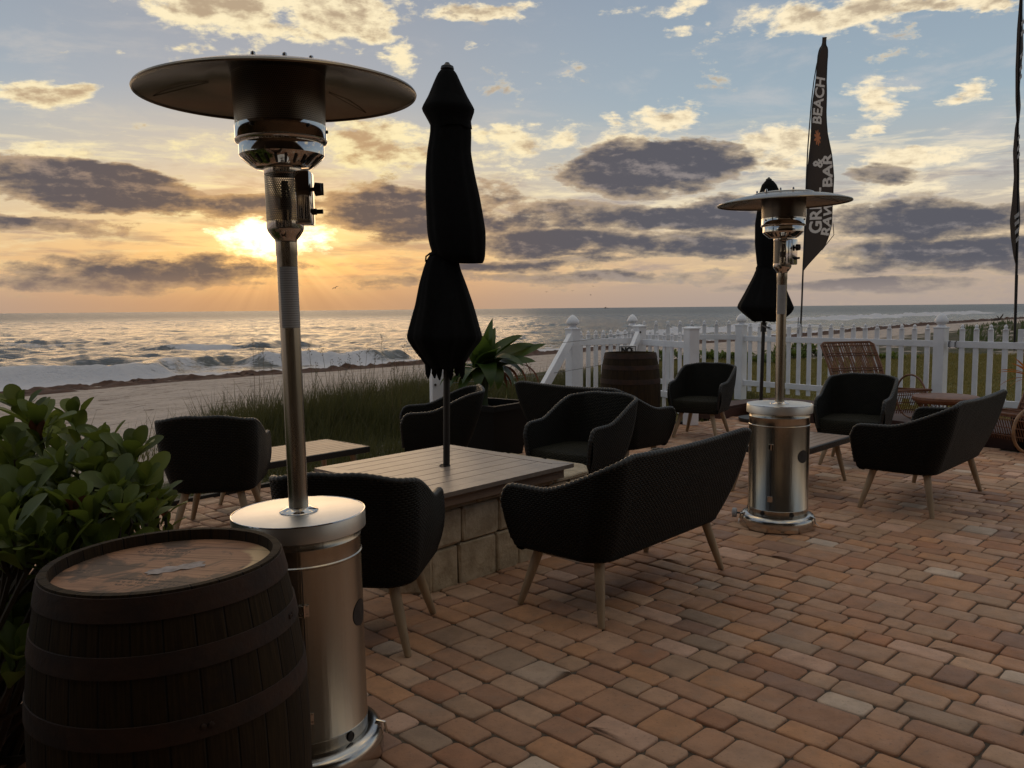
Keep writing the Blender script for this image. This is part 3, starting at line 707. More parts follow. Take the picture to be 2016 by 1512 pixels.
# ---- line of washed-up seaweed along the tide mark
def build_wrack():
    L = np.concatenate([[0], np.cumsum(np.hypot(*np.diff(SHP, axis=0).T))])
    t = [0.0]
    while t[-1] < 430: t.append(t[-1]+.18+.0016*t[-1])
    t = np.array(t); px = np.interp(t, L, SHP[:, 0]); py = np.interp(t, L, SHP[:, 1])
    dx = np.gradient(px, t); dy = np.gradient(py, t); dl = np.hypot(dx, dy); nx, ny = dy/dl, -dx/dl      # landward normal
    c = np.linspace(0, 1, 26); Tt, Cc = np.meshgrid(t, c, indexing='ij')
    wid = (1.5+3.4*fbm(t*.07, t*0, 3)+.010*t)[:, None]; cen = (.7+2.0*fbm(t*.04+7, t*0, 3))[:, None]
    sx = cen+wid*Cc; X = px[:, None]+nx[:, None]*sx; Y = py[:, None]+ny[:, None]*sx
    bell = np.sin(Cc*math.pi)**.6; nn = fbm(X*1.1, Y*1.1, 5); n2 = fbm(X*3.3, Y*3.3, 3)
    hh = bell*(nn*.9+n2*.6-.56)*(.50+.002*Tt)-.03
    Z = ground(X, Y)+np.maximum(hh, -.06)
    V = np.stack([X, Y, Z], -1).reshape(-1, 3); na = len(c); i = np.arange(len(t)-1)[:, None]*na+np.arange(na-1)[None]
    F = np.stack([i, i+1, i+na+1, i+na], -1).reshape(-1, 4)
    o = npmesh('washed_up_seaweed', V, F, mat('seaweed', (.085, .032, .014), .85, 0, .5, 4, .8, 12), smooth=True)
    tag(o, 'long line of dark brown seaweed washed up along the tide mark', 'seaweed', kind='stuff')
build_wrack()

# ---- grass blades (one batch per patch)
def blades(name, X, Y, Hh, W, lean, m='grass', parent=None, seg=3, z=None, wind=(.25, -.1)):
    n = len(X); Z = ground(X, Y) if z is None else z; a = RNG.random(n)*6.283
    dirx = np.cos(a)*lean*RNG.random(n)+wind[0]*RNG.random(n); diry = np.sin(a)*lean*RNG.random(n)+wind[1]
    wa = RNG.random(n)*3.1416; wx = np.cos(wa)*W; wy = np.sin(wa)*W; V = np.zeros((n, 2*seg+1, 3)); 
    for k in range(seg):
        f = k/seg; q = f**1.7; 
        bx = X+dirx*Hh*q; by = Y+diry*Hh*q; bz = Z-.02+Hh*(f-.22*f*f*np.minimum(1, np.hypot(dirx, diry)))
        ww = (1-.75*f); V[:, 2*k] = np.stack([bx-wx*ww, by-wy*ww, bz], 1); V[:, 2*k+1] = np.stack([bx+wx*ww, by+wy*ww, bz], 1)
    V[:, 2*seg] = np.stack([X+dirx*Hh, Y+diry*Hh, Z-.02+Hh*(1-.22*np.minimum(1, np.hypot(dirx, diry)))], 1)
    tl = []
    for k in range(seg-1): tl += [(2*k, 2*k+1, 2*k+3), (2*k, 2*k+3, 2*k+2)]
    tl.append((2*seg-2, 2*seg-1, 2*seg)); tl = np.array(tl)
    F = (np.arange(n)[:, None, None]*(2*seg+1)+tl[None]).reshape(-1, 3)
    tn = np.repeat(RNG.random(n), 2*seg+1); T = np.stack([tn, tn, tn, np.ones_like(tn)], 1)
    return npmesh(name, V.reshape(-1, 3), F, m, parent, tint=T)
def build_grass():
    # dune grass band from the patio edge out to the top of the beach
    N = 190000; X = RNG.uniform(-6.5, 4.2, N); Y = RNG.uniform(5.0, 17.5, N); pd = pdist(X, Y)
    den = fbm(X*.9+4, Y*.9+2, 4); ridge = (Y-X*.80)                                # distance outwards from the edge line
    dist_e = (Y-8.55-X*1.06)*.69                                                  # metres beyond the patio's sea edge
    left = sstep(-.40, -.32, X/Y+(den-.5)*.10)
    reach = np.where(X < -.2, 3.6+2.2*den, 3.0+1.6*den)
    keep = (pd > .05) & (dist_e > -.05) & (dist_e < reach) & (RNG.random(N) < .04+1.35*left*(den > .30)) & (X < 4.0+.2*(Y-9))
    # bare sandy strip beside the left edge of the patio
    keep &= ~((X < -2.0) & (dist_e < .35) & (RNG.random(N) < .6))
    X, Y, de, den = X[keep], Y[keep], dist_e[keep], den[keep]
    Hh = (.13+.40*sstep(.9, 2.8, de)*np.where(X < .1, 1, .8)*(.3+1.2*den))*(.5+.7*RNG.random(len(X))+.7*RNG.random(len(X))**8)
    keep2 = RNG.random(len(X)) < .8; X, Y, Hh, de = X[keep2], Y[keep2], Hh[keep2], de[keep2]
    o = blades('dune_grass', X, Y, Hh, .0042+.002*RNG.random(len(X)), .55); tag(o, 'shaggy green dune grass beyond the sea edge of the patio', 'grass', kind='stuff')
    # lawn behind the picket fence
    N = 120000; t = RNG.random(N)**.8; Y = 8+22*t; X = .8+RNG.random(N)*(Y*.68-0.2); pd = pdist(X, Y)
    k = (pd > .15) & (lawn_mask(X, Y) > .5); X, Y = X[k], Y[k]
    o = blades('lawn_grass', X, Y, (.03+.05*RNG.random(len(X)))*(1+Y*.02), .004+.0005*Y, .8, seg=2, m=leafmat('lawn_blades', (.14, .125, .032), (.24, .185, .06), .7, .35, .8, (.26, .23, .05)))
    tag(o, 'short olive brown lawn grass behind the white picket fence', 'grass', kind='stuff')
    # far dune on the right, coarse clumps
    N = 26000; X = RNG.uniform(15, 95, N); Y = RNG.uniform(24, 110, N); g = ground(X, Y); s = sdist(X, Y)
    k = (g > -.32+.5*(RNG.random(N)-.5)) & (s > 16) & (s < 62) & (fbm(X*.18, Y*.18, 3) > .36) & (Y > 27) & (Y/X < 1.86) & (Y/X > 1.3)
    X, Y = X[k], Y[k]
    o = blades('far_dune_grass', X, Y, .2+.3*RNG.random(len(X)), .05+.05*RNG.random(len(X)), .5, seg=2, m=leafmat('far_dune_blades', (.05, .075, .025), (.10, .12, .05), .7, .3, .3, (.12, .16, .05)))
    tag(o, 'green grass covering the far dune at the right', 'grass', kind='stuff')
    # sparse tufts on the open sand, left
    N = 70; cx = RNG.uniform(-8, -2.3, N); cy = RNG.uniform(7.0, 15, N); k = pdist(cx, cy) > .3; cx, cy = cx[k], cy[k]
    X = np.repeat(cx, 16)+RNG.normal(0, .09, 16*len(cx)); Y = np.repeat(cy, 16)+RNG.normal(0, .09, 16*len(cx))
    o = blades('beach_tufts', X, Y, .10+.22*RNG.random(len(X)), .003, .9, m='grass'); tag(o, 'scattered thin grass tufts on the sand left of the dune', 'grass', kind='stuff')
build_grass()
def sea_oats():
    b = MB(); hd = MB(); rnd = random.Random(4); k = 0
    xs = [499, 506, 520, 532, 548, 606, 612, 634, 648, 662, 676, 690, 704, 722, 735, 748, 760, 772, 783, 796, 812, 826, 1010, 1036, 1250, 1262, 470, 485, 440]
    for x in xs:
        Y = rnd.uniform(9.6, 12.2); top = rnd.uniform(655, 715)
        if x > 1000: top = 640 if x > 1200 else 712; Y = 12.6 if x > 1200 else 10.5
        if x < 490: top = rnd.uniform(745, 775)
        p = aty(x, top, Y); bx = p.x+rnd.uniform(-.12, .12); z0 = gz(bx, Y)-.03; ht = p.z-z0
        pts = []; n = 7; sway = rnd.uniform(-.10, .14)
        for i in range(n+1):
            f = i/n; pts.append((bx+(p.x-bx)*f+sway*f*f*.4, Y+.05*f, z0+ht*f*(1-.03*f*f)))
        b.tube(pts, [.0042*(1-.6*i/n) for i in range(n+1)], 4)
        e = Vector(pts[-1])
        for j in range(9):
            q = e+Vector((rnd.uniform(-.02, .03), rnd.uniform(-.02, .02), -.018*j+rnd.uniform(-.005, .005))); d = Vector((rnd.uniform(-.6, .8), rnd.uniform(-.5, .5), .3)).normalized()
            hd.tube([q, q+d*.012, q+d*.026], [.002, .0055, .0005], 4)
    root = thing('sea_oats', 'tall thin sea oat stalks rising above the dune grass', 'dune plant'); root['kind'] = 'stuff'
    b.build('stalk', 'dry_grass', root)['kind'] = 'stuff'; hd.build('seed_head', 'dry_grass', root)['kind'] = 'stuff'
sea_oats()

# ================================================================== SHRUBS
def leaf_arrays(kind='obovate', nl=7):
    """unit leaf along +Y with width profile, cupped; returns verts (k,3) and quads"""
    t = np.linspace(0, 1, nl)
    if kind == 'obovate':
        t = np.array([0, .2, .42, .62, .78, .89, .96, 1.0]); nl = len(t)
        w = np.where(t < .62, .035+.225*(t/.62)**1.15, .26*np.sqrt(np.maximum(0, 1-((t-.62)/.385)**2)))
    else: w = .085*np.sin(np.clip(t*.97+.03, 0, 1)**.62*math.pi)**.8; w[-1] = .002
    z = -.16*t*t if kind == 'obovate' else np.zeros_like(t)
    V = []
    for i in range(nl):
        V += [(-w[i], t[i], z[i]+.30*w[i]), (0, t[i], z[i]), (w[i], t[i], z[i]+.30*w[i])]
    F = []
    for i in range(nl-1): F += [(3*i, 3*i+1, 3*i+4, 3*i+3), (3*i+1, 3*i+2, 3*i+5, 3*i+4)]
    return np.array(V), np.array(F)
LV, LF = leaf_arrays()
def rosette_leaves(pos, up, n, L, rnd, out):
    up = Vector(up).normalized(); a0 = rnd.random()*6.28; x = up.orthogonal().normalized(); y = up.cross(x)
    for k in range(n):
        a = a0+k*2.399; tier = k/n; tilt = R(6+50*tier+rnd.uniform(-12, 12)); ln = L*(.72+.45*tier)*rnd.uniform(.85, 1.15)
        d = (x*math.cos(a)+y*math.sin(a)); ly = (up*math.cos(tilt)+d*math.sin(tilt)).normalized(); lz = (up*math.sin(tilt)-d*math.cos(tilt)).normalized(); lx = ly.cross(lz)
        Mx = np.array([lx, ly, lz]); v = (LV*np.array([rnd.uniform(.9, 1.2), 1, 1])*ln) @ Mx + np.array(Vector(pos)+ly*.01+d*.005); out.append((v, rnd.random()))
def shrub(name, ros, label, cat, L=.095, seed=1, roots=None, group=None, mleaf='bush_leaf', brown=0, nleaf=(6, 9), twig=True):
    rnd = random.Random(seed); out = []; b = MB()
    c = roots
    root = thing(name, label, cat, c, 0, group)
    for p, up, sc in ros:
        p = Vector(p)-Vector(c)
        rosette_leaves(p, up, rnd.randint(*nleaf), L*sc, rnd, out)
        if twig:
            base = Vector((p.x*.35+rnd.uniform(-.1, .1), p.y*.35+rnd.uniform(-.1, .1), 0)); mid = base.lerp(p, .6)+Vector((rnd.uniform(-.06, .06), rnd.uniform(-.06, .06), -.05))
            b.tube([base, mid, p-Vector(up).normalized()*.10, p], [.013, .009, .007, .005], 5)
            for q in range(2):                                  # older leaves lower on the stem
                pp = (p-Vector(up).normalized()*(.05+.045*q)); rosette_leaves(pp, up, 3, L*sc*1.0, rnd, out)
    n = len(out); k = len(LV); V = np.concatenate([o[0] for o in out]); F = (np.arange(n)[:, None, None]*k+LF[None]).reshape(-1, 4)
    tn = np.repeat([o[1] for o in out], k); npmesh('foliage', V, F, mleaf, root, smooth=True, tint=np.stack([tn, tn, tn, np.ones_like(tn)], 1))
    if b.v: b.build('stem', 'twig', root)
    if brown:
        ob = []
        for i in range(brown):
            p, up, sc = ros[rnd.randrange(min(len(ros), 90))]; rosette_leaves(Vector(p)-Vector(c)-Vector((0, 0, .03)), up, 1, L*sc*.9, rnd, ob)
        for v, tn_ in ob: npmesh('withered_leaf', v, LF, 'brown_leaf', root, smooth=True, tint=np.tile([tn_, tn_, tn_, 1], (len(v), 1)))
    return root
def near_bush():
    rnd = random.Random(9); ros = []
    hand = [(78, 850, 2.55, 1.15), (150, 835, 2.75, .95), (210, 885, 2.7, 1.05), (262, 905, 2.6, 1.1), (30, 905, 2.5, 1.0), (120, 930, 2.4, 1.05), (180, 940, 2.5, 1.0),
            (60, 985, 2.3, 1.1), (235, 975, 2.35, .95), (150, 1010, 2.2, 1.0), (310, 985, 2.6, .8), (325, 1015, 2.6, .75), (20, 1060, 2.0, .95), (95, 1060, 2.1, .9), (285, 960, 2.6, .8),
            (45, 812, 2.7, .9), (120, 895, 2.8, 1.0), (5, 870, 2.6, .9), (270, 1010, 2.45, .75)]
    def okp(p):
        v = Vector(p)-Vector((0, 0, EYE)); dep = v.dot(_F); X = 1008+FPX*v.dot(_R)/dep; Yp = 756-FPX*v.dot(_U)/dep
        return Yp > np.interp(X, [-400, 0, 60, 130, 165, 210, 300, 335, 345, 360], [800, 800, 790, 815, 860, 880, 905, 975, 1040, 1400])+18
    for x, y, Y, s in hand:
        p = aty(x, y, Y); ros.append((p, (rnd.uniform(-.25, .25), rnd.uniform(-.45, .1), 1), s))
    for i in range(60):
        x = rnd.uniform(-10, 335); y = rnd.uniform(905, 1120); Y = 2.75-(y-905)/215*.9+rnd.uniform(-.1, .35)
        q = aty(x, y, Y)
        if (q.x+.77)**2+(q.y-1.79)**2 < .23 or (x > 310 and y > 1010): continue
        if not okp(q): continue
        ros.append((q, (rnd.uniform(-.3, .4), rnd.uniform(-.6, .1), 1), rnd.uniform(.75, 1.0)))
    while len(ros) < 200:
        y = rnd.uniform(1.15, 3.6); x = rnd.uniform(-3.4, -1.02); 
        if x > -.88-.36*max(0, y-2.2)*1.5 - (.25 if y < 2.2 else 0): continue
        if y > 2.9 and x > -1.75: continue
        top = .98-.10*abs(y-2.7)-max(0, (x+1.75))*.62; z = top*rnd.uniform(.25, 1.0)**.6-.03
        if not okp((x, y, z)) or (x+.77)**2+(y-1.79)**2 < .19: continue
        ros.append((Vector((x, y, z)), (rnd.uniform(-.5, .6), rnd.uniform(-.7, .2), rnd.uniform(.5, 1)), rnd.uniform(.8, 1.1)))
    shrub('leafy_shrub', ros, 'large dark green shrub with thick rounded leaves behind the near barrel', 'shrub', .100, 3, Vector((-1.9, 2.5, 0)), None, brown=22)
near_bush()
def hedge():
    # low shrubs at the far edge of the lawn, seen through the fence
    rnd = random.Random(2)
    lab = [((1262, 705), 'small green shrub seen through the low fence just right of the far barrel', .8), ((1300, 703), 'bushy green shrub seen through the low gate left of the square white post', .9),
           ((1390, 700), 'green shrub seen between the square white post and the chair back', .7), ((1440, 702), 'low green shrub just left of the tall capped post', .6),
           ((1490, 708), 'low flat shrub behind the folded far umbrella pole', .5), ((1540, 700), 'shrub right beside the far heater pole at the lawn edge', .8),
           ((1572, 694), 'tallest dark shrub between the far heater pole and the cane chair', 1.1), ((1604, 695), 'dark shrub touching the left edge of the cane lounge chair', 1.0),
           ((1755, 700), 'low pale green creeper right of the cane lounge chair', .4)]
    for k, ((x, y), l, h) in enumerate(lab):
        h *= .42; p = atz(x, y+9, -.25); p.z = gz(p.x, p.y); ros = []
        for i in range(34):
            a = rnd.random()*6.28; r = rnd.random()**.5*.8; z = h*(1-.6*(r/.9)**2)*rnd.uniform(.3, 1)-.05
            ros.append((p+Vector((r*math.cos(a), r*math.sin(a)*.6, z)), (rnd.uniform(-.5, .5), rnd.uniform(-.8, .2), 1), rnd.uniform(.9, 1.5)))
        shrub('low_shrub', ros, l, 'shrub', .10, 20+k, p, 'shrubs at the far edge of the lawn', nleaf=(6, 8), twig=True)
hedge()

def strap_leaf(b, base, az, L, w, el0, droop, twist=0.0, fold=None, seg=12):
    """one long tapering arching leaf"""
    p = Vector(base); el = el0; V = []; d_h = Vector((math.cos(az), math.sin(az), 0)); side = Vector((-math.sin(az), math.cos(az), 0))
    for i in range(seg+1):
        f = i/seg; ww = w*(math.sin(min(1, f*.96+.04)**.55*math.pi)**.75 if f > .02 else .35)
        if f < .25: ww = max(ww, w*.45)
        if i == seg: ww = .002
        d = d_h*math.cos(el)+Vector((0, 0, math.sin(el))); up = d_h*(-math.sin(el))+Vector((0, 0, math.cos(el)))
        s = side*math.cos(twist*f)+up*math.sin(twist*f)
        V += [p-s*ww+up*ww*.16, p, p+s*ww+up*ww*.16]
        p = p+d*(L/seg); el -= droop/seg
        if fold and abs(f-fold[0]) < .5/seg: el -= fold[1]
    F = []
    for i in range(seg): F += [(3*i, 3*i+1, 3*i+4, 3*i+3), (3*i+1, 3*i+2, 3*i+5, 3*i+4)]
    b.add(V, F)
def potted_lily():
    P = Vector((-.21, 7.62, 0))
    root = thing('square_planter', 'black square tapered planter on the patio behind the side facing armchair', 'planter', P, R(-38))
    b = MB(); t = .275; bt = .215; h = .49; th = .03
    def ring(a, z): return [(-a, -a, z), (a, -a, z), (a, a, z), (-a, a, z)]
    vs = ring(bt, 0)+ring(t, h-.05)+ring(t+.02, h-.05)+ring(t+.02, h)+ring(t-th, h)+ring(t-th-.01, h-.08)
    fs = [(3, 2, 1, 0)]
    for l in range(5):
        for k in range(4): k2 = (k+1) % 4; fs.append((l*4+k, l*4+k2, (l+1)*4+k2, (l+1)*4+k))
    b.add(vs, fs); b.build('tub', 'planter', root)
    s = MB(); g = 8; q = t-th-.008
    vs = [(-q+2*q*i/g, -q+2*q*j/g, h-.07+.02*math.sin(i*2.1+j*1.7)) for j in range(g+1) for i in range(g+1)]
    s.add(vs, [(j*(g+1)+i, j*(g+1)+i+1, (j+1)*(g+1)+i+1, (j+1)*(g+1)+i) for j in range(g) for i in range(g)]); s.build('soil', 'soil', root)
    pl = thing('broad_leaved_lily', 'lush green strap leaved lily with withered brown tips growing in the black planter', 'potted plant', P+Vector((-.06, 0, h-.07)))
    st = MB(); st.tube([(0, 0, 0), (-.01, 0, .14), (.0, 0, .28), (.01, 0, .44)], [.050, .056, .060, .04], 12); st.build('stem', 'stem', pl, smooth=True)
    lv = MB()
    # azimuth (0 = right, 90 = away), length, width, start elevation, droop
    L = [(2, .68, .050, 30, 22, 1.0), (6, .62, .052, 58, 62, .9), (35, .55, .050, 74, 10, .3), (150, .46, .045, 70, 20, .2), (100, .50, .05, 60, 40, 0), (-60, .44, .055, 62, 60, .4),
         (-30, .50, .052, 50, 95, .3), (-75, .46, .050, 40, 140, .2), (-20, .42, .055, 25, 120, 0), (170, .50, .05, 40, 110, 0), (200, .46, .05, 30, 120, 0), (185, .40, .048, 55, 120, .1),
         (240, .42, .05, 45, 120, .2), (270, .46, .052, 70, 50, .2), (60, .5, .045, 45, 70, 0), (130, .5, .05, 30, 80, 0), (-12, .52, .05, 14, 30, .9), (12, .5, .05, 48, 40, .9), (20, .45, .048, 12, 70, .5), (-45, .5, .05, 76, 12, .5), (300, .4, .045, 80, 5, .1)]
    L = L+[(a+23, ln*.9, w, e-8, dr+15, tw) for a, ln, w, e, dr, tw in L[2:14]]
    for i, (a, ln, w, e, dr, tw) in enumerate(L): strap_leaf(lv, (0, 0, .29+.012*(i % 9)), R(a), ln*.98, w*1.9, R(min(e+(8 if dr < 60 else 0), 84)), R(dr), tw)
    strap_leaf(lv, (0, 0, .36), R(4), .60, .05, R(55), R(40), 0, (.7, R(55)))
    lv.build('leaves', 'lily_leaf', pl, smooth='all')
    for a, ln, x0, z0 in ((-10, .26, .24, .42), (-25, .24, .19, .40), (5, .30, .33, .42), (-60, .2, .16, .34), (185, .2, -.16, .18), (20, .26, .29, .48), (-15, .22, .13, .36)):
        br = MB(); strap_leaf(br, (x0, 0, z0), R(a), ln, .017, R(-10), R(85), 1.2, None, 8); br.build('withered_leaf', 'brown_leaf', pl, smooth='all')
potted_lily()

# ================================================================== PATIO HEATERS
def make_heater():
    t = thing('patio_heater', '', 'patio heater')
    H0 = 0.0
    b = MB(); b.lathe([(.0, .004), (.222, .004), (.2235, .012), (.2235, .052), (.219, .070), (.207, .082), (.186, .088), (.178, .088)], 64); b.build('base_ring', 'ring_steel', t, smooth=True)
    b = MB(); b.lathe([(.1765, .06), (.1765, .09)], 64)
    body = MB(); r = .1775
    prof = [(r, .05), (r, .122), (r+.0015, .124), (r, .126), (r, .629), (r+.003, .632), (r+.003, .635), (r, .638), (r, .680), (r+.0015, .682), (r+.0015, .684), (r, .686), (r, .708)]
    body.lathe(prof, 96); bd = body.build('tank_housing', 'steel', t, smooth=True)
    # door seam, hinges, side hand hole and vents (angles measured in the heater's own frame)
    def onr(a, z, rr=r): return Vector((rr*math.cos(a), rr*math.sin(a), z))
    s = MB(); a = R(-103)
    s.bar(onr(a, .13, r+.0005), onr(a, .627, r+.0005), .0022, .0022); s.build('door_seam', 'dark_metal', bd)
    for z in (.515, .20):
        hb = MB(); c = onr(a, z, r+.004); tt = Vector((-math.sin(a), math.cos(a), 0)); nn = Vector((math.cos(a), math.sin(a), 0)); Mx = Matrix((tt, nn, Vector((0, 0, 1)))).transposed()
        hb.box(c, (.030, .003, .034), Mx, .001); hb.tube([c+nn*.003+Vector((0, 0, -.018)), c+nn*.003+Vector((0, 0, .018))], .004, 8)
        for dx in (-.010, .010):
            for dz in (-.011, .011): q = c+tt*dx+Vector((0, 0, dz)); hb.tube([q, q+nn*.004], .0028, 6)
        hb.build('hinge', 'chrome', bd)
    def disc(a, z, rad, zsc, name, ring):
        k = MB(); n = 28; vs = [onr(a, z, r+.0016)]
        for i in range(n): th = 2*math.pi*i/n; vs.append(onr(a+rad*math.cos(th)/r, z+rad*zsc*math.sin(th), r+.0016))
        k.add(vs, [(0, 1+i, 1+(i+1) % n) for i in range(n)]); o = k.build(name, 'dark_metal', bd)
        if ring:
            k = MB(); k.tube([onr(a+rad*math.cos(2*math.pi*i/n)/r, z+rad*zsc*math.sin(2*math.pi*i/n), r+.0015) for i in range(n)], .0016, 6, closed=True); k.build('grommet', 'black_plastic', o)
    disc(R(-38), .455, .042, .92, 'hand_hole', False)
    for aa in (R(-118), R(-62), R(60), R(180)): disc(aa, .105, .0125, 1.0, 'vent_hole', True)
    for a2 in (R(-160), R(-20), R(100)):                               # bracket and wing nut on the ring
        k = MB(); c = onr(a2, .07, .222); nn = Vector((math.cos(a2), math.sin(a2), 0)); tt = Vector((-nn.y, nn.x, 0))
        k.tube([c+nn*-.02+Vector((0, 0, .018)), c+nn*.006+Vector((0, 0, .010)), c+nn*.012+Vector((0, 0, -.025))], .0045, 6)
        k.tube([c+nn*.012+Vector((0, 0, -.02)), c+nn*.022+tt*.012+Vector((0, 0, -.035)), c+nn*.03+tt*.03+Vector((0, 0, -.048))], .0022, 5); k.build('bracket', 'chrome', t)
    b = MB(); b.lathe([(.0, .757), (.188, .757), (.1925, .7555), (.194, .752), (.194, .708), (.190, .706), (.17, .706)], 96); lid = b.build('lid', 'steel_lid', t, smooth=True)
    b = MB(); b.tube([(.1925*math.cos(2*math.pi*i/72), .1925*math.sin(2*math.pi*i/72), .7555) for i in range(72)], .0022, 6, closed=True); b.build('lid_rim', 'chrome', lid, smooth=True)
    b = MB(); b.lathe([(.0285, .771), (.033, .771), (.040, .767), (.055, .761), (.057, .758), (.0285, .7575)], 40); b.build('pole_collar', 'chrome', t, smooth=True)
    b = MB(); b.lathe([(.0285, .757), (.0285, 1.30), (.0292, 1.30), (.0292, 1.505), (.0305, 1.51), (.0305, 1.545)], 48); pole = b.build('pole', 'steel', t, smooth=True)
    lab = MB(); n = 20
    vs = []
    for i in range(n+1):
        a = R(-150+110*i/n)
        for z in (1.30, 1.475): vs.append(onr(a, z, .0298))
    lab.add(vs, [(2*i, 2*i+2, 2*i+3, 2*i+1) for i in range(n)]); 
    mt = bpy.data.materials.new('instruction_sticker'); mt.use_nodes = True; nn_ = NT(mt.node_tree); p = nn_.n['Principled BSDF']; x, y, z = nn_.sep(nn_.tc('Object'))
    ln = nn_.m('LESS_THAN', nn_.m('FRACT', nn_.m('MULTIPLY', z, 150)), .42); nn_.put(p.inputs['Base Color'], nn_.mix(ln, (.42, .41, .40, 1), (.26, .25, .24, 1))); p.inputs['Roughness'].default_value = .5
    lab.build('instruction_sticker', mt, pole, smooth='all')
    # burner neck: bell, perforated sleeve, control box and knobs
    b = MB(); b.lathe([(.0305, 1.545), (.0315, 1.552), (.040, 1.562), (.050, 1.577), (.0525, 1.585), (.0525, 1.603)], 40); b.build('neck_bell', 'chrome', t, smooth=True)
    b = MB(); n = 56; z0, z1 = 1.603, 1.735; vs = []; uv = []
    for i in range(n+1):
        a = 2*math.pi*i/n
        for z in (z0, z1): vs.append((.052*math.cos(a), .052*math.sin(a), z)); uv.append((a*.052, z))
    b.add(vs, [(2*i, 2*i+2, 2*i+3, 2*i+1) for i in range(n)]); b.uv = uv; b.build('neck_screen', 'perf', t, smooth='all')
    b = MB(); b.tube([(0, 0, 1.545), (0, 0, 1.72)], .007, 8); b.tube([(.012, .0, 1.60), (.02, .01, 1.65), (.01, .01, 1.72)], .004, 6); b.box((0, 0, 1.655), (.03, .03, .03)); b.build('gas_pipe', 'dark_metal', t)
    b = MB(); b.lathe([(.0525, 1.735), (.0535, 1.737), (.0535, 1.750), (.051, 1.752)], 48); b.build('neck_collar', 'chrome', t, smooth=True)
    cb = MB(); cb.box((.060, -.004, 1.668), (.042, .070, .150), None, .006); cbo = cb.build('control_box', 'chrome', t, smooth=True); cbo.rotation_euler = (0, 0, R(-26))
    k = MB(); k.tube([(.081, -.006, 1.693), (.090, -.006, 1.693)], .006, 10); k.tube([(.088, -.006, 1.693), (.091, -.006, 1.693), (.108, -.006, 1.693), (.110, -.006, 1.693)], [.012, .0195, .0175, .015], 16); k.box((.110, -.006, 1.693), (.008, .006, .034), None, .001); k.build('knob', 'black_plastic', cbo, smooth=True)
    k = MB(); k.tube([(.081, -.006, 1.630), (.092, -.006, 1.630), (.093, -.006, 1.630), (.110, -.006, 1.630)], [.009, .009, .0065, .0065], 12); k.build('igniter_button', 'black_plastic', cbo, smooth=True)
    # burner bowl with slots, two polished bands, perforated flame screen
    b = MB(); b.lathe([(.048, 1.750), (.075, 1.752), (.0815, 1.755), (.114, 1.783), (.1180, 1.788), (.1180, 1.821), (.1175, 1.822)], 72); bowl = b.build('burner_bowl', 'chrome', t, smooth=True)
    sl = MB()
    for i in range(24):
        a = 2*math.pi*(i+.5)/24; r0, zz0, r1, zz1 = .087, 1.7578, .111, 1.7768
        a1 = a-.035; a2 = a+.035; e = .0008
        sl.add([(r0*math.cos(a1)*1.0, r0*math.sin(a1), zz0-e), (r0*math.cos(a2), r0*math.sin(a2), zz0-e), (r1*math.cos(a2), r1*math.sin(a2), zz1-e), (r1*math.cos(a1), r1*math.sin(a1), zz1-e)], [(0, 1, 2, 3)])
    sl.build('vent_slots', 'dark_metal', bowl)
    b = MB(); b.lathe([(.1175, 1.821), (.1245, 1.822), (.1275, 1.825), (.1285, 1.830), (.1265, 1.833), (.1265, 1.869), (.1255, 1.870)], 72); bb = b.build('upper_band', 'chrome', t, smooth=True)
    for a in (R(-140), R(-68), R(-20), R(60), R(130)):
        k = MB(); c = onr(a, 1.856, .1265); d = Vector((math.cos(a), math.sin(a), 0)); k.tube([c, c+d*.004, c+d*.005], [.005, .0045, .002], 10); k.build('bolt', 'dark_metal', bb)
    b = MB(); n = 120; z0, z1 = 1.868, 2.015; vs = []; uv = []
    for i in range(n+1):
        a = 2*math.pi*i/n
        for z, rr in ((z0, .1245), (z1, .129)): vs.append((rr*math.cos(a), rr*math.sin(a), z)); uv.append((a*.1275, z))
    b.add(vs, [(2*i, 2*i+2, 2*i+3, 2*i+1) for i in range(n)]); b.uv = uv; b.build('flame_screen', 'perf', t, smooth='all')
    b = MB(); b.lathe([(.02, 1.80), (.10, 1.81), (.105, 1.87), (.115, 1.905), (.122, 1.93), (.125, 2.01), (.02, 2.015)], 40); b.build('burner_core', 'dark_metal', t, smooth=True)
    # reflector dome, thin sheet with rolled edge
    prof = [(.380, 1.975), (.3845, 1.973), (.3865, 1.977), (.384, 1.982), (.373, 1.986), (.33, 2.000), (.27, 2.014), (.20, 2.024), (.185, 2.029), (.18, 2.032), (.02, 2.037), (.02, 2.033),
            (.18, 2.028), (.20, 2.020), (.27, 2.010), (.33, 1.996), (.371, 1.983), (.380, 1.9785)]
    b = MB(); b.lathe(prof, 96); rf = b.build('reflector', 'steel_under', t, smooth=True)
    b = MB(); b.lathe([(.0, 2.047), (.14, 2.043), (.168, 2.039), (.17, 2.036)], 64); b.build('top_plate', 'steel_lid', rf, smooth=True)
    for a, rr, z in ((R(-70), .16, 2.037), (R(-96), .15, 2.038), (R(80), .15, 2.038), (R(200), .16, 2.037), (R(140), .16, 2.037), (R(-125), .165, 2.036)):
        k = MB(); k.tube([(rr*math.cos(a), rr*math.sin(a), z), (rr*math.cos(a), rr*math.sin(a), z+.008), (rr*math.cos(a), rr*math.sin(a), z+.016), (rr*math.cos(a), rr*math.sin(a), z+.018)], [.0075, .0075, .006, .002], 10); k.build('wing_nut', 'chrome', rf, smooth=True)
    for a in (R(30), R(150), R(270)):
        k = MB(); c, s_ = math.cos(a), math.sin(a); k.bar((.20*c, .20*s_, 2.018), (.362*c, .362*s_, 1.985), .0025, .002); k.build('sheet_seam', 'steel_under', rf)
